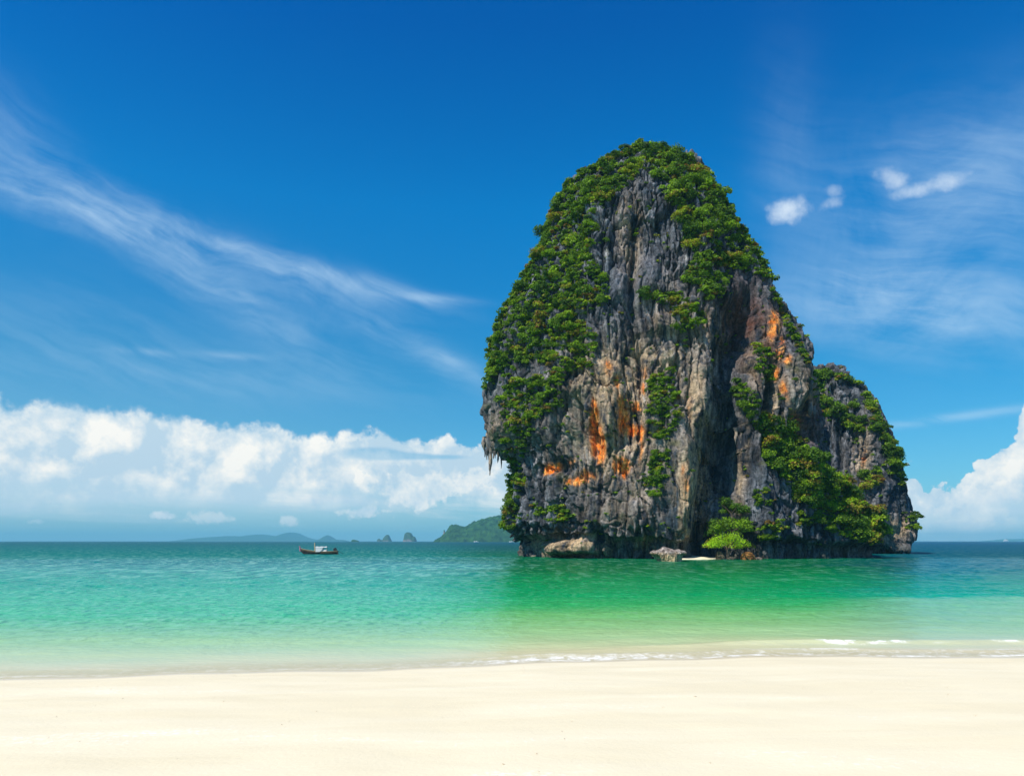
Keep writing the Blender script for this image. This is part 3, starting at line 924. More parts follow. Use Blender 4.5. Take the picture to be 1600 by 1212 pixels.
kk = 149 / F
for (px, py, Y, ln, rd) in ((757, 682, 150, 32, 5.5), (761, 688, 148, 30, 5), (766, 684, 147.5, 58, 6.5), (771, 690, 150, 28, 4.5), (774, 692, 150, 24, 4), (778, 690, 150, 34, 4.2), (783, 690, 149.5, 42, 4.4), (787, 692, 150, 26, 5), (763, 690, 152, 30, 4)):
    stalactite(px, py, Y, ln * kk, rd * kk, px)
rsn = random.Random(5)
for (cx_, cy_, ln) in ((1213, 640, 36), (1220, 648, 40), (1228, 636, 30), (1266, 628, 34), (1272, 634, 26), (1150, 668, 26), (1158, 676, 22), (992, 806, 26), (1003, 812, 22), (820, 822, 12), (832, 824, 12), (843, 823, 14)):
    h = hit(cx_, cy_)
    if h:
        Yd = h[0].y
        stalactite(cx_, cy_, Yd - .3, ln * Yd / F, rsn.uniform(3.4, 5.4) * Yd / F, cx_)


# ------------------------------------------------------------------ foliage
def leaf_cloud(nblob, nleaf, size, rs, flat=.7, hue=.5, spread=.62):
    """arrays of leaf quads forming an uneven crown of unit radius"""
    V, var, hu = [], [], []
    cs = []
    for i in range(nblob):
        a = rs.uniform(0, 2 * math.pi); r = spread * math.sqrt(rs.uniform(0, 1)); zc = rs.uniform(.1, .9) * (1.15 - r) * flat
        cs.append((r * math.cos(a), r * math.sin(a), zc, rs.uniform(.24, .48) * (1.1 - .3 * r)))
    per = nleaf // nblob
    for (bx, by, bz, br) in cs:
        d = rs.normal(size=(per, 3)); d /= np.linalg.norm(d, axis=1)[:, None]
        d[:, 2] = np.where(d[:, 2] < -.35, -d[:, 2], d[:, 2])
        rr = br * (rs.uniform(.55, 1.12, size=(per, 1)))
        c = np.array([bx, by, bz]) + d * rr * np.array([1, 1, .78])
        nrm = d + rs.normal(size=(per, 3)) * .55; nrm[:, 2] += .25
        nrm /= np.linalg.norm(nrm, axis=1)[:, None]
        t1 = np.cross(nrm, rs.normal(size=(per, 3))); t1 /= np.linalg.norm(t1, axis=1)[:, None]
        t2 = np.cross(nrm, t1)
        s = size * rs.uniform(.6, 1.35, size=(per, 1))
        q = np.stack([c - t1 * s - t2 * s * .15, c + t2 * s * .55 + nrm * s * .2, c + t1 * s + t2 * s * .1, c - t2 * s * .6 + nrm * s * .12], 1)
        V.append(q)
        bv = rs.uniform(-.14, .14)
        vv = np.clip(.5 + bv + rs.normal(size=per) * .17, 0, 1)
        var.append(np.repeat(vv, 4)); hu.append(np.repeat(np.clip(hue + bv * .8 + rs.normal(size=per) * .07, 0, 1), 4))
    return np.concatenate(V).reshape(-1, 3), np.concatenate(var), np.concatenate(hu)


def quads_n(n):
    return np.arange(n * 4).reshape(-1, 4)


def crown_mesh(name, nblob, nleaf, size, seed, flat=.7, hue=.5, spread=.62):
    rs = np.random.RandomState(seed)
    V, va, hu = leaf_cloud(nblob, nleaf, size, rs, flat, hue, spread)
    return np_mesh(name, V, quads_n(len(V) // 4), M_LEAF, False, 4, attrs={'leafvar': va, 'leafhue': hu})


SHRUBS = []
KINDS_ = [(.22, 'dark green'), (.32, 'dark green'), (.45, 'mid green'), (.52, 'mid green'), (.58, 'fresh green'), (.66, 'fresh green'), (.76, 'yellow green'), (.84, 'olive'), (.92, 'brownish'), (.40, 'mid green')]
for i, (hue, word) in enumerate(KINDS_):
    SHRUBS.append((crown_mesh('shrub', 9 + i % 4, 900, .085, 100 + i, [1.05, .85, 1.2, .95][i % 4], hue), word))


def branch(p, q, r0, r1, n=6, sag=0.0):
    """tapered tube between two points"""
    p, q = np.array(p, float), np.array(q, float)
    t = np.linspace(0, 1, 5)
    d = q - p; L = np.linalg.norm(d); d /= L
    u = np.cross(d, [0.3, .9, .2]); u /= np.linalg.norm(u); w = np.cross(d, u)
    a = np.linspace(0, 2 * math.pi, n, endpoint=False)
    V = []
    for k in t:
        c = p + (q - p) * k + np.array([math.sin(k * 3) * sag, 0, math.sin(k * math.pi) * sag * .5])
        r = r0 + (r1 - r0) * k
        V.append(c + r * (np.cos(a)[:, None] * u + np.sin(a)[:, None] * w))
    return np.concatenate(V), grid_quads(5, n, True)


def join(parts):
    V, Q, o = [], [], 0
    for v, q in parts:
        V.append(v); Q.append(q + o); o += len(v)
    return np.concatenate(V), np.concatenate(Q)


def poly_in(poly, x, y):
    c = False; j = len(poly) - 1
    for i in range(len(poly)):
        xi, yi = poly[i]; xj, yj = poly[j]
        if (yi > y) != (yj > y) and x < (xj - xi) * (y - yi) / (yj - yi) + xi: c = not c
        j = i
    return c


# vegetated areas of the faces: name, outline, shrubs, size range, hue choice, undergrowth density
ZONES = [
    ('left', [(1003, 221), (938, 249), (884, 288), (850, 340), (824, 405), (800, 470), (768, 525), (757, 560), (760, 600), (790, 590), (830, 560), (870, 580), (925, 575), (930, 520), (905, 500), (935, 475), (905, 430),
              (935, 370), (925, 340), (965, 300), (985, 290), (1005, 255)], 120, (1.7, 3.6)),
    ('right', [(1003, 220), (1048, 232), (1102, 266), (1126, 300), (1144, 332), (1172, 374), (1194, 402), (1210, 440), (1172, 430), (1140, 415), (1128, 460), (1105, 470), (1085, 440), (1068, 440), (1085, 400), (1066, 350), (1045, 300), (1020, 270)], 66, (1.6, 3.4)),
    ('mid', [(985, 432), (1010, 455), (1060, 455), (1095, 490), (1088, 515), (1060, 512), (1045, 480), (1000, 462)], 14, (1.5, 3.0)),
    ('midleft', [(925, 400), (945, 430), (950, 470), (935, 480), (915, 420)], 4, (1.2, 2.2)),
    ('column', [(788, 600), (830, 590), (880, 575), (872, 640), (842, 650), (822, 700), (815, 760), (812, 820), (786, 825), (784, 790), (792, 720), (790, 660), (784, 630)], 44, (1.3, 3.0)),
    ('ledge', [(830, 790), (880, 790), (905, 812), (880, 815), (840, 815)], 5, (.9, 1.6)),
    ('center', [(1012, 590), (1050, 575), (1058, 620), (1060, 660), (1040, 690), (1015, 680), (1012, 640)], 12, (1.2, 2.6)),
    ('center2', [(1020, 705), (1045, 700), (1045, 740), (1025, 780), (1010, 770)], 8, (1.2, 2.4)),
    ('gully', [(1150, 590), (1180, 610), (1190, 640), (1160, 640), (1145, 610)], 6, (1.3, 2.6)),
    ('gully2', [(1178, 540), (1205, 545), (1208, 600), (1185, 580)], 4, (1.2, 2.2)),
    ('buttress', [(1168, 642), (1205, 655), (1255, 695), (1300, 735), (1335, 770), (1368, 802), (1382, 830), (1372, 850), (1330, 846), (1296, 828), (1268, 800), (1240, 770), (1225, 745), (1190, 712), (1205, 700), (1178, 668)], 74, (1.9, 3.9)),
    ('spots', [(1180, 765), (1200, 765), (1205, 790), (1185, 790)], 3, (1.0, 1.8)),
    ('spots', [(1192, 815), (1222, 812), (1222, 840), (1195, 842)], 5, (1.2, 2.2)),
    ('spots', [(1244, 800), (1270, 800), (1270, 822), (1246, 822)], 4, (1.2, 2.2)),
    ('crag', [(1272, 578), (1285, 590), (1300, 640), (1345, 632), (1310, 650), (1285, 655), (1272, 620)], 12, (1.4, 3.0)),
    ('crag', [(1318, 650), (1355, 655), (1350, 680), (1325, 670)], 6, (1.4, 2.6)),
    ('crag', [(1352, 612), (1368, 640), (1388, 685), (1402, 720), (1412, 755), (1400, 750), (1380, 700), (1362, 660)], 15, (1.5, 3.2)),
    ('crag', [(1340, 740), (1372, 735), (1378, 760), (1350, 770)], 5, (1.4, 2.6)),
    ('crag', [(1418, 800), (1430, 806), (1428, 830), (1418, 830)], 3, (1.4, 2.2)),
]
GROUPS = {'left': 'shrubs on the left shoulder of the rock', 'right': 'shrubs on the upper right shoulder of the rock', 'mid': 'shrubs on the high middle ledge',
          'midleft': 'shrubs beside the smooth grey slab', 'column': 'shrubs down the lower left edge', 'ledge': 'low shrubs above the wave notch',
          'center': 'shrubs right of the orange stains', 'center2': 'shrubs left of the flowstone column', 'gully': 'shrubs at the top of the cleft',
          'gully2': 'shrubs beside the high orange patch', 'buttress': 'trees covering the buttress slope', 'spots': 'lone shrubs on the bare buttress face', 'crag': 'shrubs on the rear crag'}


def where(zone, x, y):
    if zone == 'left':
        edge = x < np.interp(y, [r[0] for r in TOWER], [r[1] for r in TOWER]) + 22
        p = 'just left of the rock summit' if y < 300 else 'on the upper left shoulder' if y < 390 else 'halfway up the left slope' if y < 490 else 'low on the left slope'
        return p + (' at the skyline' if edge else '')
    if zone == 'right':
        edge = x > np.interp(y, [r[0] for r in TOWER], [r[2] for r in TOWER]) - 22
        p = 'just right of the rock summit' if y < 295 else 'on the upper right shoulder' if y < 370 else 'above the dark rusty recess'
        return p + (' at the skyline' if edge else '')
    if zone == 'buttress':
        return ('at the top of' if y < 700 else 'halfway down' if y < 780 else 'at the foot of') + ' the front right buttress slope'
    if zone == 'column':
        return 'on the lower left edge ' + ('beside the stalactites' if y < 690 else 'below the stalactites' if y < 760 else 'just above the sea notch')
    if zone == 'crag':
        return ('near the top of' if y < 650 else 'halfway down' if y < 730 else 'low on') + ' the rear right crag' + (' at the skyline' if x > 1362 else '')
    if zone == 'spots':
        return 'on the bare grey buttress face ' + ('upper left' if y < 800 else 'just above the sea' if x < 1235 else 'beside the wooded slope')
    return {'mid': 'on the diagonal ledge high across the face', 'midleft': 'beside the smooth grey slab below the summit', 'ledge': 'just above the wave notch at lower left',
            'center': 'mid face right of the orange stains', 'center2': 'low on the face left of the flowstone', 'gully': 'at the top of the dark cleft',
            'gully2': 'beside the orange patch high on the right'}[zone]


R = random.Random(11)
PLACED = []
NSHRUB = 0


def place_shrub(px, py, size, zone, name, cat, out=.25):
    h = hit_near(px, py)
    if not h: return None
    loc, no, dist, nm = h
    sw = 'small' if size < 1.6 else 'large' if size > 2.4 else 'medium sized'
    size = size * dist / 150.0
    me, word = R.choices(SHRUBS, weights=[2.6, 3, 4, 4, 4, 3, 2.2, 2.4, 1.5, 3])[0]
    o = bpy.data.objects.new(name, me)
    COL.objects.link(o)
    o.location = loc + no * size * out - Vector((0, 0, size * .30))
    o.rotation_euler = (R.uniform(-.3, .3), R.uniform(-.3, .3), R.uniform(0, 6.28))
    o.scale = (size * R.uniform(.85, 1.2), size * R.uniform(.85, 1.2), size * R.uniform(.75, 1.15))
    tag(o, None, cat, GROUPS[zone])
    PLACED.append((o, f'{sw} {word} {cat} {where(zone, px, py)}', py))
    return o


def label_shrubs():
    by = {}
    for o, l, y in PLACED: by.setdefault(l, []).append((y, o))
    ords = {2: ['upper', 'lower'], 3: ['highest', 'middle', 'lowest'], 4: ['highest', 'second highest', 'third highest', 'lowest'],
            5: ['highest', 'second highest', 'middle', 'second lowest', 'lowest']}
    o6 = ['highest', 'second highest', 'third highest', 'fourth highest', 'fifth highest', 'sixth highest', 'seventh highest', 'eighth highest', 'ninth highest']
    for q in range(6, 11): ords[q] = o6[:q - 1] + ['lowest']
    for l, v in by.items():
        v.sort(key=lambda q: q[0])
        for i, (y, o) in enumerate(v):
            o['label'] = (ords[len(v)][i] + ' ' + l) if len(v) in ords else l


def sample_zone(poly, n, tries=60, mind=0.0):
    xs = [p[0] for p in poly]; ys = [p[1] for p in poly]
    pts = []
    for _ in range(n * tries):
        if len(pts) >= n: break
        x, y = R.uniform(min(xs), max(xs)), R.uniform(min(ys), max(ys))
        if poly_in(poly, x, y) and all((x - a) ** 2 + (y - b) ** 2 > mind ** 2 for a, b in pts):
            pts.append((x, y))
    return pts


NAMES = {'buttress': ('bushy_tree', 'tree')}
BIGS = {'left': 110, 'right': 60, 'buttress': 88, 'column': 34}
UNDER = []
for (zn, poly, n, (s0, s1)) in ZONES:
    nn = BIGS.get(zn, n)
    name, cat = NAMES.get(zn, ('shrub', 'shrub'))
    for (x, y) in sample_zone(poly, nn, mind=6 if nn > 8 else 3):
        sz = R.uniform(s0, s1) * (.66 if zn in ('left', 'column') else .72 if zn != 'buttress' else .78)
        if place_shrub(x, y, sz, zn, name, cat): NSHRUB += 1
    xs = [p[0] for p in poly]; ys = [p[1] for p in poly]
    area = sum(poly[i][0] * poly[(i + 1) % len(poly)][1] - poly[(i + 1) % len(poly)][0] * poly[i][1] for i in range(len(poly)))
    area = abs(area) / 2
    UNDER += [(x, y, R.uniform(.55, 1.25)) for (x, y) in sample_zone(poly, int(area / (30 if zn == 'buttress' else 42)), mind=0)]

label_shrubs()

# thin scattered growth over the rest of the faces
for _ in range(520):
    x, y = R.uniform(770, 1420), R.uniform(260, 850)
    if R.random() < .55 and 1060 < x < 1200 and y > 560: continue
    UNDER.append((x, y, R.uniform(.25, .75)))
# bumpy outline of greenery along the skyline
for (a, b) in (((1000, 226), (880, 292)), ((876, 296), (828, 404)), ((824, 410), (772, 520)), ((768, 530), (760, 610)), ((1010, 222), (1102, 266)), ((1102, 266), (1148, 345)), ((1148, 345), (1208, 440)), ((1010, 232), (1095, 276)), ((1095, 280), (1138, 350)),
               ((1204, 450), (1262, 570)), ((1360, 630), (1412, 760)), ((788, 740), (785, 820)), ((1286, 582), (1340, 600))):
    m_ = int(math.hypot(b[0] - a[0], b[1] - a[1]) / 3)
    for i in range(m_):
        t = (i + R.random()) / m_
        UNDER.append((a[0] + (b[0] - a[0]) * t, a[1] + (b[1] - a[1]) * t, R.uniform(.5, 1.3)))


def build_undergrowth():
    rs = np.random.RandomState(5)
    protos = [leaf_cloud(4, 110, .17, np.random.RandomState(300 + i), .7, [.3, .45, .55, .65, .85, .95, .4][i], .5) for i in range(7)]
    Vs, va, hu = [], [], []
    for (x, y, s) in UNDER:
        h = hit_near(x, y)
        if not h: continue
        loc, no, dist, nm = h
        s *= dist / 150 * 1.25
        V, a, b = protos[rs.choice(7, p=[.2, .2, .2, .15, .1, .05, .1])]
        an = rs.uniform(0, 6.28); c, s_ = math.cos(an), math.sin(an)
        W = V * s * np.array([1, 1, .9])
        W = np.stack([W[:, 0] * c - W[:, 1] * s_, W[:, 0] * s_ + W[:, 1] * c, W[:, 2]], 1) + np.array(loc + no * .1 * s - Vector((0, 0, .2 * s)))
        Vs.append(W); va.append(a); hu.append(np.clip(b + rs.uniform(-.12, .12), 0, 1))
    V = np.concatenate(Vs)
    me = np_mesh('undergrowth', V, quads_n(len(V) // 4), M_LEAF, False, 4, attrs={'leafvar': np.concatenate(va), 'leafhue': np.concatenate(hu)})
    o = link_mesh('undergrowth', me)
    tag(o, 'tangled creepers and small bushes clinging to the rock faces', 'undergrowth', kind='stuff')


build_undergrowth()
print('shrubs', NSHRUB, 'under', len(UNDER))


# ---- distinct trees at the foot of the cleft
def tree(px, base_py, Y, crown_w, crown_h, trunk_h, label, hue, seed, name='broadleaf_tree', flat=.5, leaves=2600, size=.05, lean=.0, limbs=7, light=.12):
    rs = np.random.RandomState(seed)
    base = unproj(px, base_py, Y)
    root = empty(name, base)
    tag(root, label, 'tree')
    parts = [branch((0, 0, -.5), (lean, 0, trunk_h), .045 * crown_w, .028 * crown_w, 8, .15)]
    for i in range(limbs):
        a = i * 2.4 + rs.uniform(-.3, .3)
        rr = crown_w * rs.uniform(.2, .4)
        e = (lean + rr * math.cos(a), rr * math.sin(a), trunk_h + crown_h * rs.uniform(.25, .6))
        st = (lean * .8, 0, trunk_h * rs.uniform(.7, 1))
        parts.append(branch(st, e, .020 * crown_w, .006 * crown_w, 6, .1))
    V, Q = join(parts)
    link_mesh('trunk', np_mesh('trunk', V, Q, M_BARK), root)
    V, va, hu = leaf_cloud(22, leaves, size, rs, 1.0, hue, .92)
    V = V * np.array([crown_w / 2.05, crown_w / 2.3, crown_h / 1.25]) + np.array([lean, 0, trunk_h])
    link_mesh('crown', np_mesh('crown', V, quads_n(len(V) // 4), M_LEAF, False, 4, attrs={'leafvar': np.clip(va + light, 0, 1.3), 'leafhue': hu}), root)
    return root


tree(1136, 873.5, 124.6, 7.2, 4.0, 1.7, 'bright lime green tree spreading over the sand spit in the dark cleft', .71, 41, leaves=4200, size=.038, light=.38)
tree(1143, 808, 130.0, 5.6, 3.8, .6, 'grey green bush highest in the cleft above the bright tree', .30, 42, 'cleft_tree', leaves=2600, light=.02)
tree(1142, 836, 128.0, 7.0, 4.2, .5, 'olive green tree directly behind and above the bright tree', .50, 43, 'cleft_tree', leaves=2600, light=.02)
tree(1114, 842, 127.5, 3.4, 3.2, .5, 'small dark green tree left behind the bright tree', .35, 44, 'cleft_tree', leaves=900, size=.08)
tree(1170, 862, 128.5, 2.4, 1.6, .6, 'small reddish dry shrub right of the bright tree', .97, 45, 'dry_shrub', leaves=500, size=.08)

# ------------------------------------------------------------------ boulders and the sand spit
def boulder_colour(dark, lite, zsplit=None):
    def fn(P, n, D):
        t = sstep(-.35, .4, fbm(D['x'] * .9, D['y'] * .9, D['z'] * .7, 4, .6))
        c = mixc(np.full(P.shape, 1.0) * np.array(dark), lite, t)
        if zsplit is not None:
            c = mixc(c, (.62, .47, .26), sstep(zsplit + .5, zsplit - .4, P[..., 2] + .3 * D['rough']) * .85)
        return c
    return fn


def boulder(name, Yc, table, cx, label, colr, relief=.22, fs=.35, nu=150, nv=90, seed=5.0, npow=2.3):
    p = unproj((table[0][1] + table[0][2]) / 2, HY, Yc)
    root = empty(name + '_tmp', (p.x, Yc, 0))
    o, P = rock_body(name, Yc, table, cx, nu, nv, relief, (), colr, parent=root, fscale=fs, seed=seed, npow=npow, inset=.5, fit_top=False)
    o.parent = None; o.location = root.location
    bpy.data.objects.remove(root)
    tag(o, label, 'boulder')
    return o


boulder('boulder', 115, [(853.5, 1034, 1038, .3), (855.5, 1032, 1046, .8), (859.5, 1019, 1056, 1.4), (861, 1016, 1071, 1.7), (864, 1015, 1073, 1.9), (867, 1017, 1068, 1.9), (871, 1023, 1066, 1.8), (876, 1027, 1065, 1.7), (884, 1027, 1065, 1.7)],
        [(853, 1037), (860, 1042), (884, 1046)], 'long cream and brown boulder standing in the shallows before the rock', boulder_colour((.17, .13, .11), (.42, .37, .33), 1.0), relief=.55, fs=.55)
boulder('boulder', 124.5, [(861, 1121, 1125, .2), (863, 1119, 1128, .5), (868, 1118, 1133, .8), (876, 1118, 1134, .9)], [(861, 1123), (876, 1126)],
        'small brown rock at the left foot of the bright tree', boulder_colour((.16, .09, .05), (.38, .25, .14)), seed=9, nu=60, nv=36)
boulder('boulder', 124.5, [(862, 1166, 1170, .2), (864, 1160, 1176, .6), (868, 1157, 1180, .8), (876, 1156, 1182, .9)], [(861, 1168), (876, 1169)],
        'rusty orange rock on the sand right of the bright tree', boulder_colour((.24, .10, .03), (.52, .25, .07)), seed=14, nu=60, nv=36)
boulder('boulder', 124.5, [(869, 1138, 1141, .2), (870.5, 1136, 1147, .4), (877, 1134, 1148, .5)], [(861, 1140), (877, 1141)],
        'flat low brown rock below the trunk of the bright tree', boulder_colour((.13, .10, .07), (.28, .22, .15)), seed=19, nu=60, nv=30)
boulder('boulder', 124.5, [(870, 1184, 1187, .2), (871.5, 1180, 1191, .4), (878, 1179, 1193, .5)], [(861, 1186), (878, 1186)],
        'small grey brown rock at the mouth of the dark cleft', boulder_colour((.12, .10, .08), (.30, .25, .19)), seed=23, nu=60, nv=30)


def sand_spit():
    nx, ny = 90, 40
    xs = np.linspace(unproj(1058, 0, 124).x, unproj(1145, 0, 124).x, nx); ys = np.linspace(121.5, 138, ny)
    X, Y = np.meshgrid(xs, ys)
    u = (X - xs[0]) / (xs[-1] - xs[0]); w = (Y - ys[0]) / (ys[-1] - ys[0])
    edge = .16 + .10 * np.abs(u - .45) + .04 * np.sin(u * 13)
    z = -.5 + .58 * sstep(edge - .10, edge + .02, w) * sstep(0, .12, u) * sstep(1, .9, u) + .25 * np.clip(w - edge, 0, 1)
    z += .25 * np.exp(-((u - .55) / .12) ** 2) * sstep(edge - .03, edge + .08, w) + .05 * fbm(X, Y, X * 0, 3)
    me = np_mesh('sand_spit', np.stack([X, Y, z], -1).reshape(-1, 3), grid_quads(ny, nx, False)[:, ::-1], bpy.data.materials['sand'], attrs={'shore': np.full(X.size, -9.0)})
    tag(link_mesh('sand_spit', me), 'small spit of pale sand at the foot of the cleft', kind='structure')


sand_spit()


# ------------------------------------------------------------------ far islands
def far_mat(name, dark, lite, rock=None):
    m, N, out = mat_new(name)
    geo = N.new('ShaderNodeNewGeometry'); P = geo.outputs['Position']
    n = N.noise(P, .05, 6, .6)
    c = N.mix(N.smooth(n, .3, .7), dark, lite)
    if rock:
        nn = N.new('ShaderNodeSeparateXYZ'); N.link(geo.outputs['Normal'], nn.inputs[0])
        c = N.mix(N.smooth(E(N, nn.outputs[2]) + (n - .5) * .8, .45, .15), c, rock)
    principled(N, out, c, .95, .1)
    return m


M_FARW = far_mat('far_forest', (.006, .030, .010), (.035, .105, .022))
M_FARR = far_mat('far_karst', (.02, .045, .02), (.05, .09, .03), (.26, .21, .19))


def ridge_island(name, prof, Y, depth, label, mat, nx=160, ny=60, amp=.05, tree_amp=0.0, seed=0, cat='island'):
    pr = np.array(prof, float)
    px = np.linspace(pr[0, 0], pr[-1, 0], nx)
    k = Y / F
    hgt = np.maximum((HY - np.interp(px, pr[:, 0], pr[:, 1])) * k + HC * sstep(0, 2, HY - np.interp(px, pr[:, 0], pr[:, 1])), 0)
    w = np.linspace(-1, 1, ny)
    U, W = np.meshgrid(px, w)
    Yg = Y + W * depth
    Xg = (U - CX) * k
    H = hgt[None, :] * np.clip(1 - np.abs(W) ** 2.2, 0, 1) ** .8
    f = 3.0 / max(hgt.max(), 1)
    H = H + hgt[None, :] * amp * fbm(Xg * f, Yg * f, Xg * 0 + seed, 4) * (1 - np.abs(W))
    if tree_amp:
        H = H + tree_amp * fbm(Xg * .09, Yg * .09, Xg * 0, 3) * (H > 2) * 1.6
    H = np.where(np.abs(W) > .98, -3, np.maximum(H, -2)) - 2.0 * (H < .5)
    ox, oy = Xg.mean(), Y
    V = np.stack([Xg - ox, Yg - oy, H], -1).reshape(-1, 3)
    me = np_mesh(name, V, grid_quads(ny, nx, False)[:, ::-1], mat)
    o = link_mesh(name, me); o.location = (ox, oy, 0)
    tag(o, label, cat)
    return o


head = empty('wooded_island', (unproj(760, 845, 2500).x, 2500, 0))
ridge_island('wooded_headland', [(683, 845), (688, 841), (694, 836), (700, 829), (704, 822), (712, 820), (718, 822), (727, 823), (738, 818), (750, 812), (765, 809), (776, 806), (790, 807), (805, 812), (830, 822), (860, 845)],
             2500, 170, 'green wooded headland on the horizon just left of the rock island', M_FARW, 260, 120, .10, 5.0, 2, 'headland')
bpy.data.objects.remove(head)
ridge_island('rock_needle', [(692.3, 845), (692.6, 834), (693.2, 828), (694.3, 827.5), (695, 829), (695.8, 835), (697, 845)], 2420, 10, 'thin rock needle at the left tip of the wooded headland', M_FARR, 24, 16, .05, 0, 3, 'rock')
ridge_island('far_island', [(303, 845), (312, 842), (322, 840), (345, 838), (362, 837), (372, 837.5), (392, 837.5), (398, 835.5), (410, 834.5), (424, 837), (431, 839), (438, 837.5), (447, 835.5), (452, 833.5), (457, 831.5), (461, 834),
                             (468, 838), (480, 841.5), (494, 844), (500, 845)], 10500, 900, 'long hazy blue mountainous island low on the left horizon', M_FARW, 240, 40, .04, 0, 5)
ridge_island('far_island', [(498, 845), (504, 842), (508, 838), (512, 836), (517, 838.5), (521, 843), (527, 842.6), (535, 843.2), (541, 845)], 9000, 300, 'small cone shaped hazy island right of the long blue island', M_FARW, 90, 40, .05, 0, 6)
ridge_island('rock_islet', [(549.5, 845), (550, 843), (553, 842.6), (556, 843.2), (560, 844), (561, 845)], 3200, 18, 'low dark rock on the horizon between the hazy islands and the islets', M_FARW, 30, 16, .1, 0, 7, 'rock')
ridge_island('karst_islet', [(589, 845), (590, 842), (592, 841), (594, 842), (595, 843.6), (597, 842.5), (598, 845)], 4800, 20, 'tiny pinkish rock pair left of the smaller karst islet', M_FARR, 30, 16, .1, 0, 8)
ridge_island('karst_islet', [(598.6, 845), (599.4, 840), (602, 837), (605, 835), (608, 836), (609.5, 840), (611, 844), (612, 845)], 4600, 45, 'smaller of the two steep karst islets on the horizon', M_FARR, 50, 30, .1, 0, 9)
ridge_island('karst_islet', [(630.4, 845), (631.2, 843.5), (632.5, 834), (635, 831.5), (639, 831), (643, 833), (645, 837), (648.5, 838.5), (649.8, 842), (650, 845)], 4200, 50, 'larger karst islet with grey cliff between the small islet and headland', M_FARR, 60, 30, .12, 0, 10)
ridge_island('far_island', [(1556, 845), (1560, 843.4), (1566, 843), (1574, 841.8), (1582, 841.6), (1592, 843.2), (1598, 841.4), (1612, 841), (1640, 843), (1660, 845)], 10500, 400, 'very faint low island on the right horizon behind the white ship', M_FARW, 90, 24, .04, 0, 11)


# ------------------------------------------------------------------ boats
M_WOOD = simple_mat('boat_wood', (.095, .075, .045), .6, .3)
M_WOODD = simple_mat('boat_hull_dark', (.035, .028, .025), .6, .3)
M_WHITE = simple_mat('white_canvas', (.80, .80, .78), .7, .2, .06)
M_TAN = simple_mat('tan_wood', (.48, .38, .22), .7, .2)
M_BLACK = simple_mat('engine_black', (.03, .03, .035), .4, .5)
M_PINK = simple_mat('pink_ribbon', (.62, .20, .30), .7, .2)
M_GREENP = simple_mat('green_paint', (.07, .19, .12), .5, .4)


def box_arr(c, s, bev=.0):
    x, y, z = (q / 2 for q in s)
    V = np.array([(a * x, b * y, d * z) for d in (-1, 1) for b in (-1, 1) for a in (-1, 1)], float) + np.array(c)
    Q = np.array([(0, 2, 3, 1), (4, 5, 7, 6), (0, 1, 5, 4), (2, 6, 7, 3), (0, 4, 6, 2), (1, 3, 7, 5)])
    return V, Q


def part(name, pieces, mat, parent, smooth=False):
    V, Q = join(pieces)
    return link_mesh(name, np_mesh(name, V, Q, mat, smooth), parent)


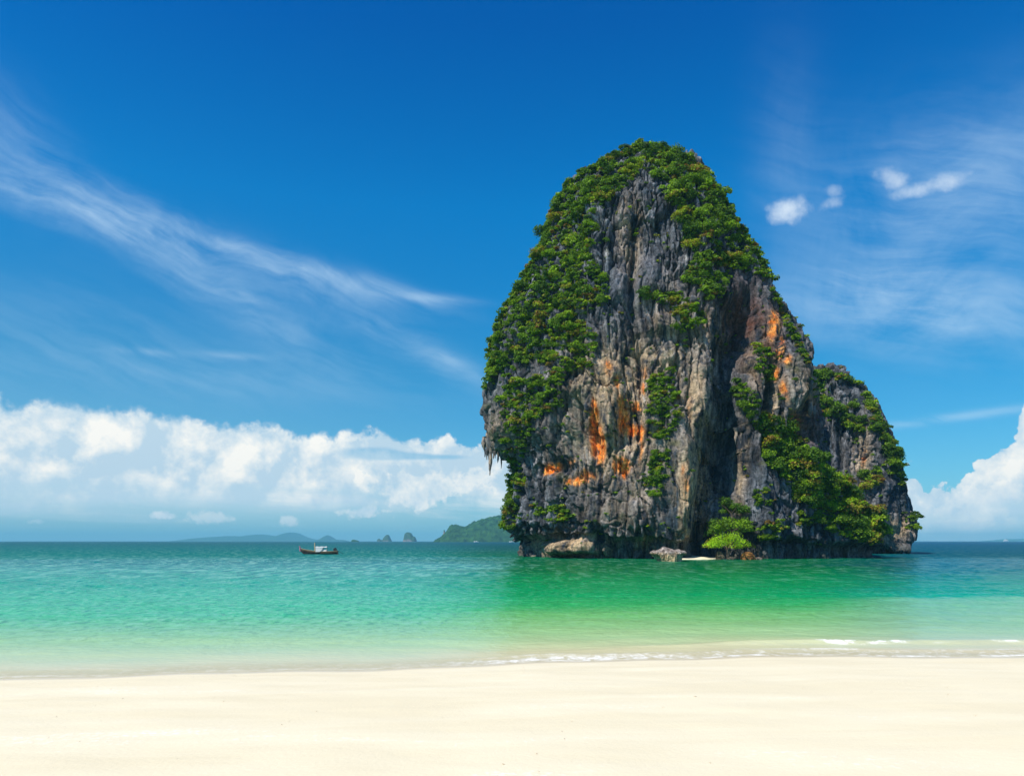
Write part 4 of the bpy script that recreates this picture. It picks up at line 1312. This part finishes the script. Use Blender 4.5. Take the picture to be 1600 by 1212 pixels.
def long_tail_boat():
    p = unproj(499, 864.5, 3600 / 20.5)
    root = empty('longtail_boat', (p.x, p.y, 0.0), math.radians(4))
    tag(root, 'wooden long tail boat with white canopy afloat left of the rock island', 'boat')
    L = 8.4
    ns = 40
    t = np.linspace(0, 1, ns)           # bow (left, -x) to stern
    x = -L / 2 + L * t
    half = .78 * np.sin(np.clip(t * 1.15 + .02, 0, 1) * math.pi * .5) ** .8 * (1 - .25 * sstep(.8, 1, t))
    half[0] = .03
    sheer = .50 + .80 * (1 - t) ** 3.0 + .22 * t ** 3 * 1.2
    keel = -.28 + .95 * np.exp(-t / .075) + .05 * t
    kk_ = np.linspace(-1, 1, 13)
    def shell(off, zoff, top=1.0):
        V = []
        for i in range(ns):
            for q in kk_:
                a = abs(q)
                yy = (half[i] + off) * math.copysign(a ** .55, q)
                zz = keel[i] - zoff + (sheer[i] - keel[i]) * (a ** 2.6) * top
                V.append((x[i], yy, zz))
        return np.array(V)
    q0 = grid_quads(ns, 13, False)
    V = shell(0, 0)
    tr = [(V[-13:].copy())]
    part('hull', [(V, q0)], M_WOODD, root, True)
    o = root.children[-1] if root.children else None
    hull = [c for c in root.children if c.name.startswith('hull')][0]
    # inner skin, transom, decks
    Vi = shell(-.05, -.05)
    part('inner_skin', [(Vi, q0[:, ::-1])], M_WOOD, root, True)
    part('transom', [box_arr((L / 2 - .03, 0, .30), (.07, half[-1] * 1.8, .85))], M_WOOD, root)
    # painted side strakes below the gunwale
    for sgn in (-1, 1):
        A = []
        for i in range(ns):
            for dz in (.0, .34):
                A.append((x[i], sgn * (half[i] * (1 - .03 * dz * 3) + .022), sheer[i] - dz - .02))
        part('strake', [(np.array(A), grid_quads(ns, 2, False))], M_WOOD, root, True)
        B = []
        for i in range(ns):
            c = np.array((x[i], sgn * half[i], sheer[i] + .03))
            for (dy, dz) in ((-.05, -.03), (.05, -.03), (.05, .04), (-.05, .04)):
                B.append(c + np.array((0, dy, dz)))
        part('gunwale', [(np.array(B), grid_quads(ns, 4, True))], M_TAN, root)
    part('prow', [branch((-L / 2 + .12, 0, 1.0), (-L / 2 - .30, 0, 1.85), .10, .06, 8)], M_WOOD, root, True)
    part('ribbon', [branch((-L / 2 - .14, -.02, 1.5), (-L / 2 - .12, -.05, .65), .15, .10, 8), branch((-L / 2 - .30, 0, 1.85), (-L / 2 - .16, 0, 1.62), .13, .13, 8)], M_PINK, root, True)
    for xb in (-2.5, -1.4, 2.6, 3.3):
        part('thwart', [box_arr((xb, 0, .48), (.28, 1.3, .05))], M_WOOD, root)
    part('foredeck', [box_arr((-3.1, 0, .78), (1.1, .7, .04))], M_WOOD, root)
    # canopy
    nx = 12; ny = 9
    A = []
    for i in range(nx):
        xx = -.75 + 2.55 * i / (nx - 1)
        for j in range(ny):
            u = -1 + 2 * j / (ny - 1)
            A.append((xx, u * .86, 1.62 + .12 * (1 - u * u) + .03 * math.sin(i * 1.4)))
    A = np.array(A); A2 = A.copy(); A2[:, 2] -= .05
    qq = grid_quads(nx, ny, False)
    part('canopy', [(A, qq), (A2, qq[:, ::-1]), box_arr((.52, -.86, 1.60), (2.55, .03, .10)), box_arr((.52, .86, 1.60), (2.55, .03, .10)), box_arr((-.76, 0, 1.64), (.03, 1.74, .10)), box_arr((1.81, 0, 1.64), (.03, 1.74, .10))], M_WHITE, root)
    for xx in (-.7, .5, 1.7):
        for sgn in (-1, 1):
            part('canopy_post', [branch((xx, sgn * .74, .5), (xx, sgn * .80, 1.62), .03, .03, 6)], M_TAN, root)
    # rolled side tarpaulins
    T = []
    for i, xx in enumerate(np.linspace(-.72, .95, 10)):
        T += [(xx, -.84, 1.58), (xx, -.80, .55 + .75 * max(0, (i - 5) / 4.) ** 1.2)]
    part('tarpaulin', [(np.array(T), grid_quads(10, 2, False)), (np.array(T) * np.array([1, -1, 1]), grid_quads(10, 2, False))], M_WHITE, root)
    part('cargo_cover', [box_arr((.6, 0, .78), (2.3, 1.3, .46))], M_WHITE, root)
    part('mast', [branch((-1.0, 0, .4), (-1.05, 0, 2.65), .13, .11, 8)], M_TAN, root, True)
    # engine and long tail
    eng = part('engine', [box_arr((3.55, 0, 1.05), (.75, .5, .5)), box_arr((3.6, 0, 1.38), (.40, .34, .2)), branch((3.3, 0, .6), (3.3, 0, .95), .08, .08, 8)], M_BLACK, root)
    part('tail_shaft', [branch((3.8, 0, 1.0), (5.4, .1, .05), .045, .035, 6)], M_BLACK, eng)
    part('tiller', [branch((3.3, 0, 1.2), (2.3, 0, 1.45), .025, .02, 6)], M_BLACK, eng)


long_tail_boat()


def small_boat(px, Y, L, label, hullmat, name='motorboat', cabin=True):
    p = unproj(px, HY, Y)
    root = empty(name, (p.x, Y, 0))
    tag(root, label, 'boat')
    ns = 16; t = np.linspace(0, 1, ns)
    x = -L / 2 + L * t
    half = L * .13 * np.sin(np.clip(t * 1.3 + .03, 0, 1) * math.pi / 2)
    V = []
    for i in range(ns):
        for q in np.linspace(-1, 1, 7):
            V.append((x[i], half[i] * math.copysign(abs(q) ** .5, q), -.1 * L * .2 + L * .14 * abs(q) ** 2.4 + .08 * L * (1 - t[i]) ** 2 * abs(q)))
    part('hull', [(np.array(V), grid_quads(ns, 7, False)), box_arr((0, 0, L * .09), (L * .8, L * .2, L * .02))], hullmat, root, True)
    if cabin:
        part('cabin', [box_arr((L * .05, 0, L * .15), (L * .35, L * .16, L * .11)), box_arr((L * .08, 0, L * .22), (L * .24, L * .18, L * .02))], M_WHITE, root)
    return root


small_boat(744, 2200, 14, 'tiny white boat below the middle of the wooded headland', M_WHITE)
small_boat(799, 2100, 12, 'tiny white boat between the headland and the rock island', M_WHITE)
small_boat(804.5, 2150, 10, 'tiny white boat hard against the left foot of the rock', M_WHITE)
small_boat(1506.5, 2600, 8, 'tiny dark boat on the horizon left of the white ship', M_WOODD, cabin=False)


def ship():
    Y = 5200
    p = unproj(1571.5, HY, Y)
    root = empty('passenger_ship', (p.x, Y, 0))
    tag(root, 'white passenger ship on the right horizon before the faint island', 'ship')
    A = []
    L = 34; ns = 12
    for i in range(ns):
        t = i / (ns - 1)
        for q in np.linspace(-1, 1, 7):
            hb = 4.5 * math.sin(min(1, t * 1.5 + .05) * math.pi / 2)
            A.append((-L / 2 + L * t, hb * math.copysign(abs(q) ** .5, q), -1 + 7.5 * abs(q) ** 2.2 + 2 * (1 - t) ** 2 * abs(q)))
    part('hull', [(np.array(A), grid_quads(ns, 7, False))], M_WHITE, root, True)
    part('deck', [box_arr((1, 0, 7.2), (28, 7, 1.4))], M_WHITE, root)
    part('superstructure', [box_arr((1, 0, 9.5), (22, 6.5, 3.2)), box_arr((-1, 0, 12.2), (14, 6, 2.4)), box_arr((-5, 0, 14.4), (5, 5, 2.0))], M_WHITE, root)
    part('funnel', [branch((5, 0, 13), (6, 0, 18), 1.3, 1.1, 10)], M_BLACK, root)
    part('mast', [branch((-5, 0, 15), (-5, 0, 21), .3, .15, 6)], M_WHITE, root)


ship()

# ------------------------------------------------------------------ specks of shell and debris on the sand
def debris():
    rs = np.random.RandomState(21)
    n = 260
    X = rs.uniform(-14, 14, n); Y = rs.uniform(6.6, 18, n)
    V, Q = [], []
    me = bpy.data.objects['beach'].data
    bb = bpy.data.objects['beach']
    dg = None
    vs_ = np.empty(len(me.vertices) * 3, np.float32); me.vertices.foreach_get('co', vs_)
    vs_ = vs_.reshape(-1, 3)
    sel = vs_[(np.abs(vs_[:, 0]) < 16) & (vs_[:, 1] > 5) & (vs_[:, 1] < 20)]
    for i in range(n):
        if Y[i] > shore(np.array([X[i]]))[0] - .3: continue
        j = np.argmin((sel[:, 0] - X[i]) ** 2 + (sel[:, 1] - Y[i]) ** 2)
        c = sel[j].copy(); s = rs.uniform(.003, .008) * (1.8 if rs.rand() < .05 else 1)
        v, q = box_arr((0, 0, 0), (s * 2, s * rs.uniform(.8, 3), s))
        an = rs.uniform(0, 3.14)
        v = np.stack([v[:, 0] * math.cos(an) - v[:, 1] * math.sin(an), v[:, 0] * math.sin(an) + v[:, 1] * math.cos(an), v[:, 2]], 1)
        V.append(v + rs.normal(size=v.shape) * s * .2 + c + np.array([0, 0, s * .3])); Q.append(q)
    Vj, Qj = join(list(zip(V, Q)))
    m = simple_mat('debris', (.55, .45, .32), .9, .1, .4, 30)
    o = link_mesh('shell_debris', np_mesh('shell_debris', Vj, Qj, m, False))
    tag(o, 'scattered bits of shell and dry twig on the pale sand', kind='stuff')


debris()

# ------------------------------------------------------------------ air
def haze():
    V, Q = box_arr((0, 5850, 56), (24400, 12500, 124))
    m, N, out = mat_new('air')
    pv = N.new('ShaderNodeVolumePrincipled')
    pv.inputs['Color'].default_value = (.27, .78, 1.0, 1)
    pv.inputs['Density'].default_value = 1.2e-4
    pv.inputs['Anisotropy'].default_value = 0.0
    N.link(pv.outputs[0], out.inputs['Volume'])
    o = link_mesh('haze', np_mesh('haze', V, Q, m, False))
    tag(o, 'thin blue sea haze', kind='stuff')


haze()
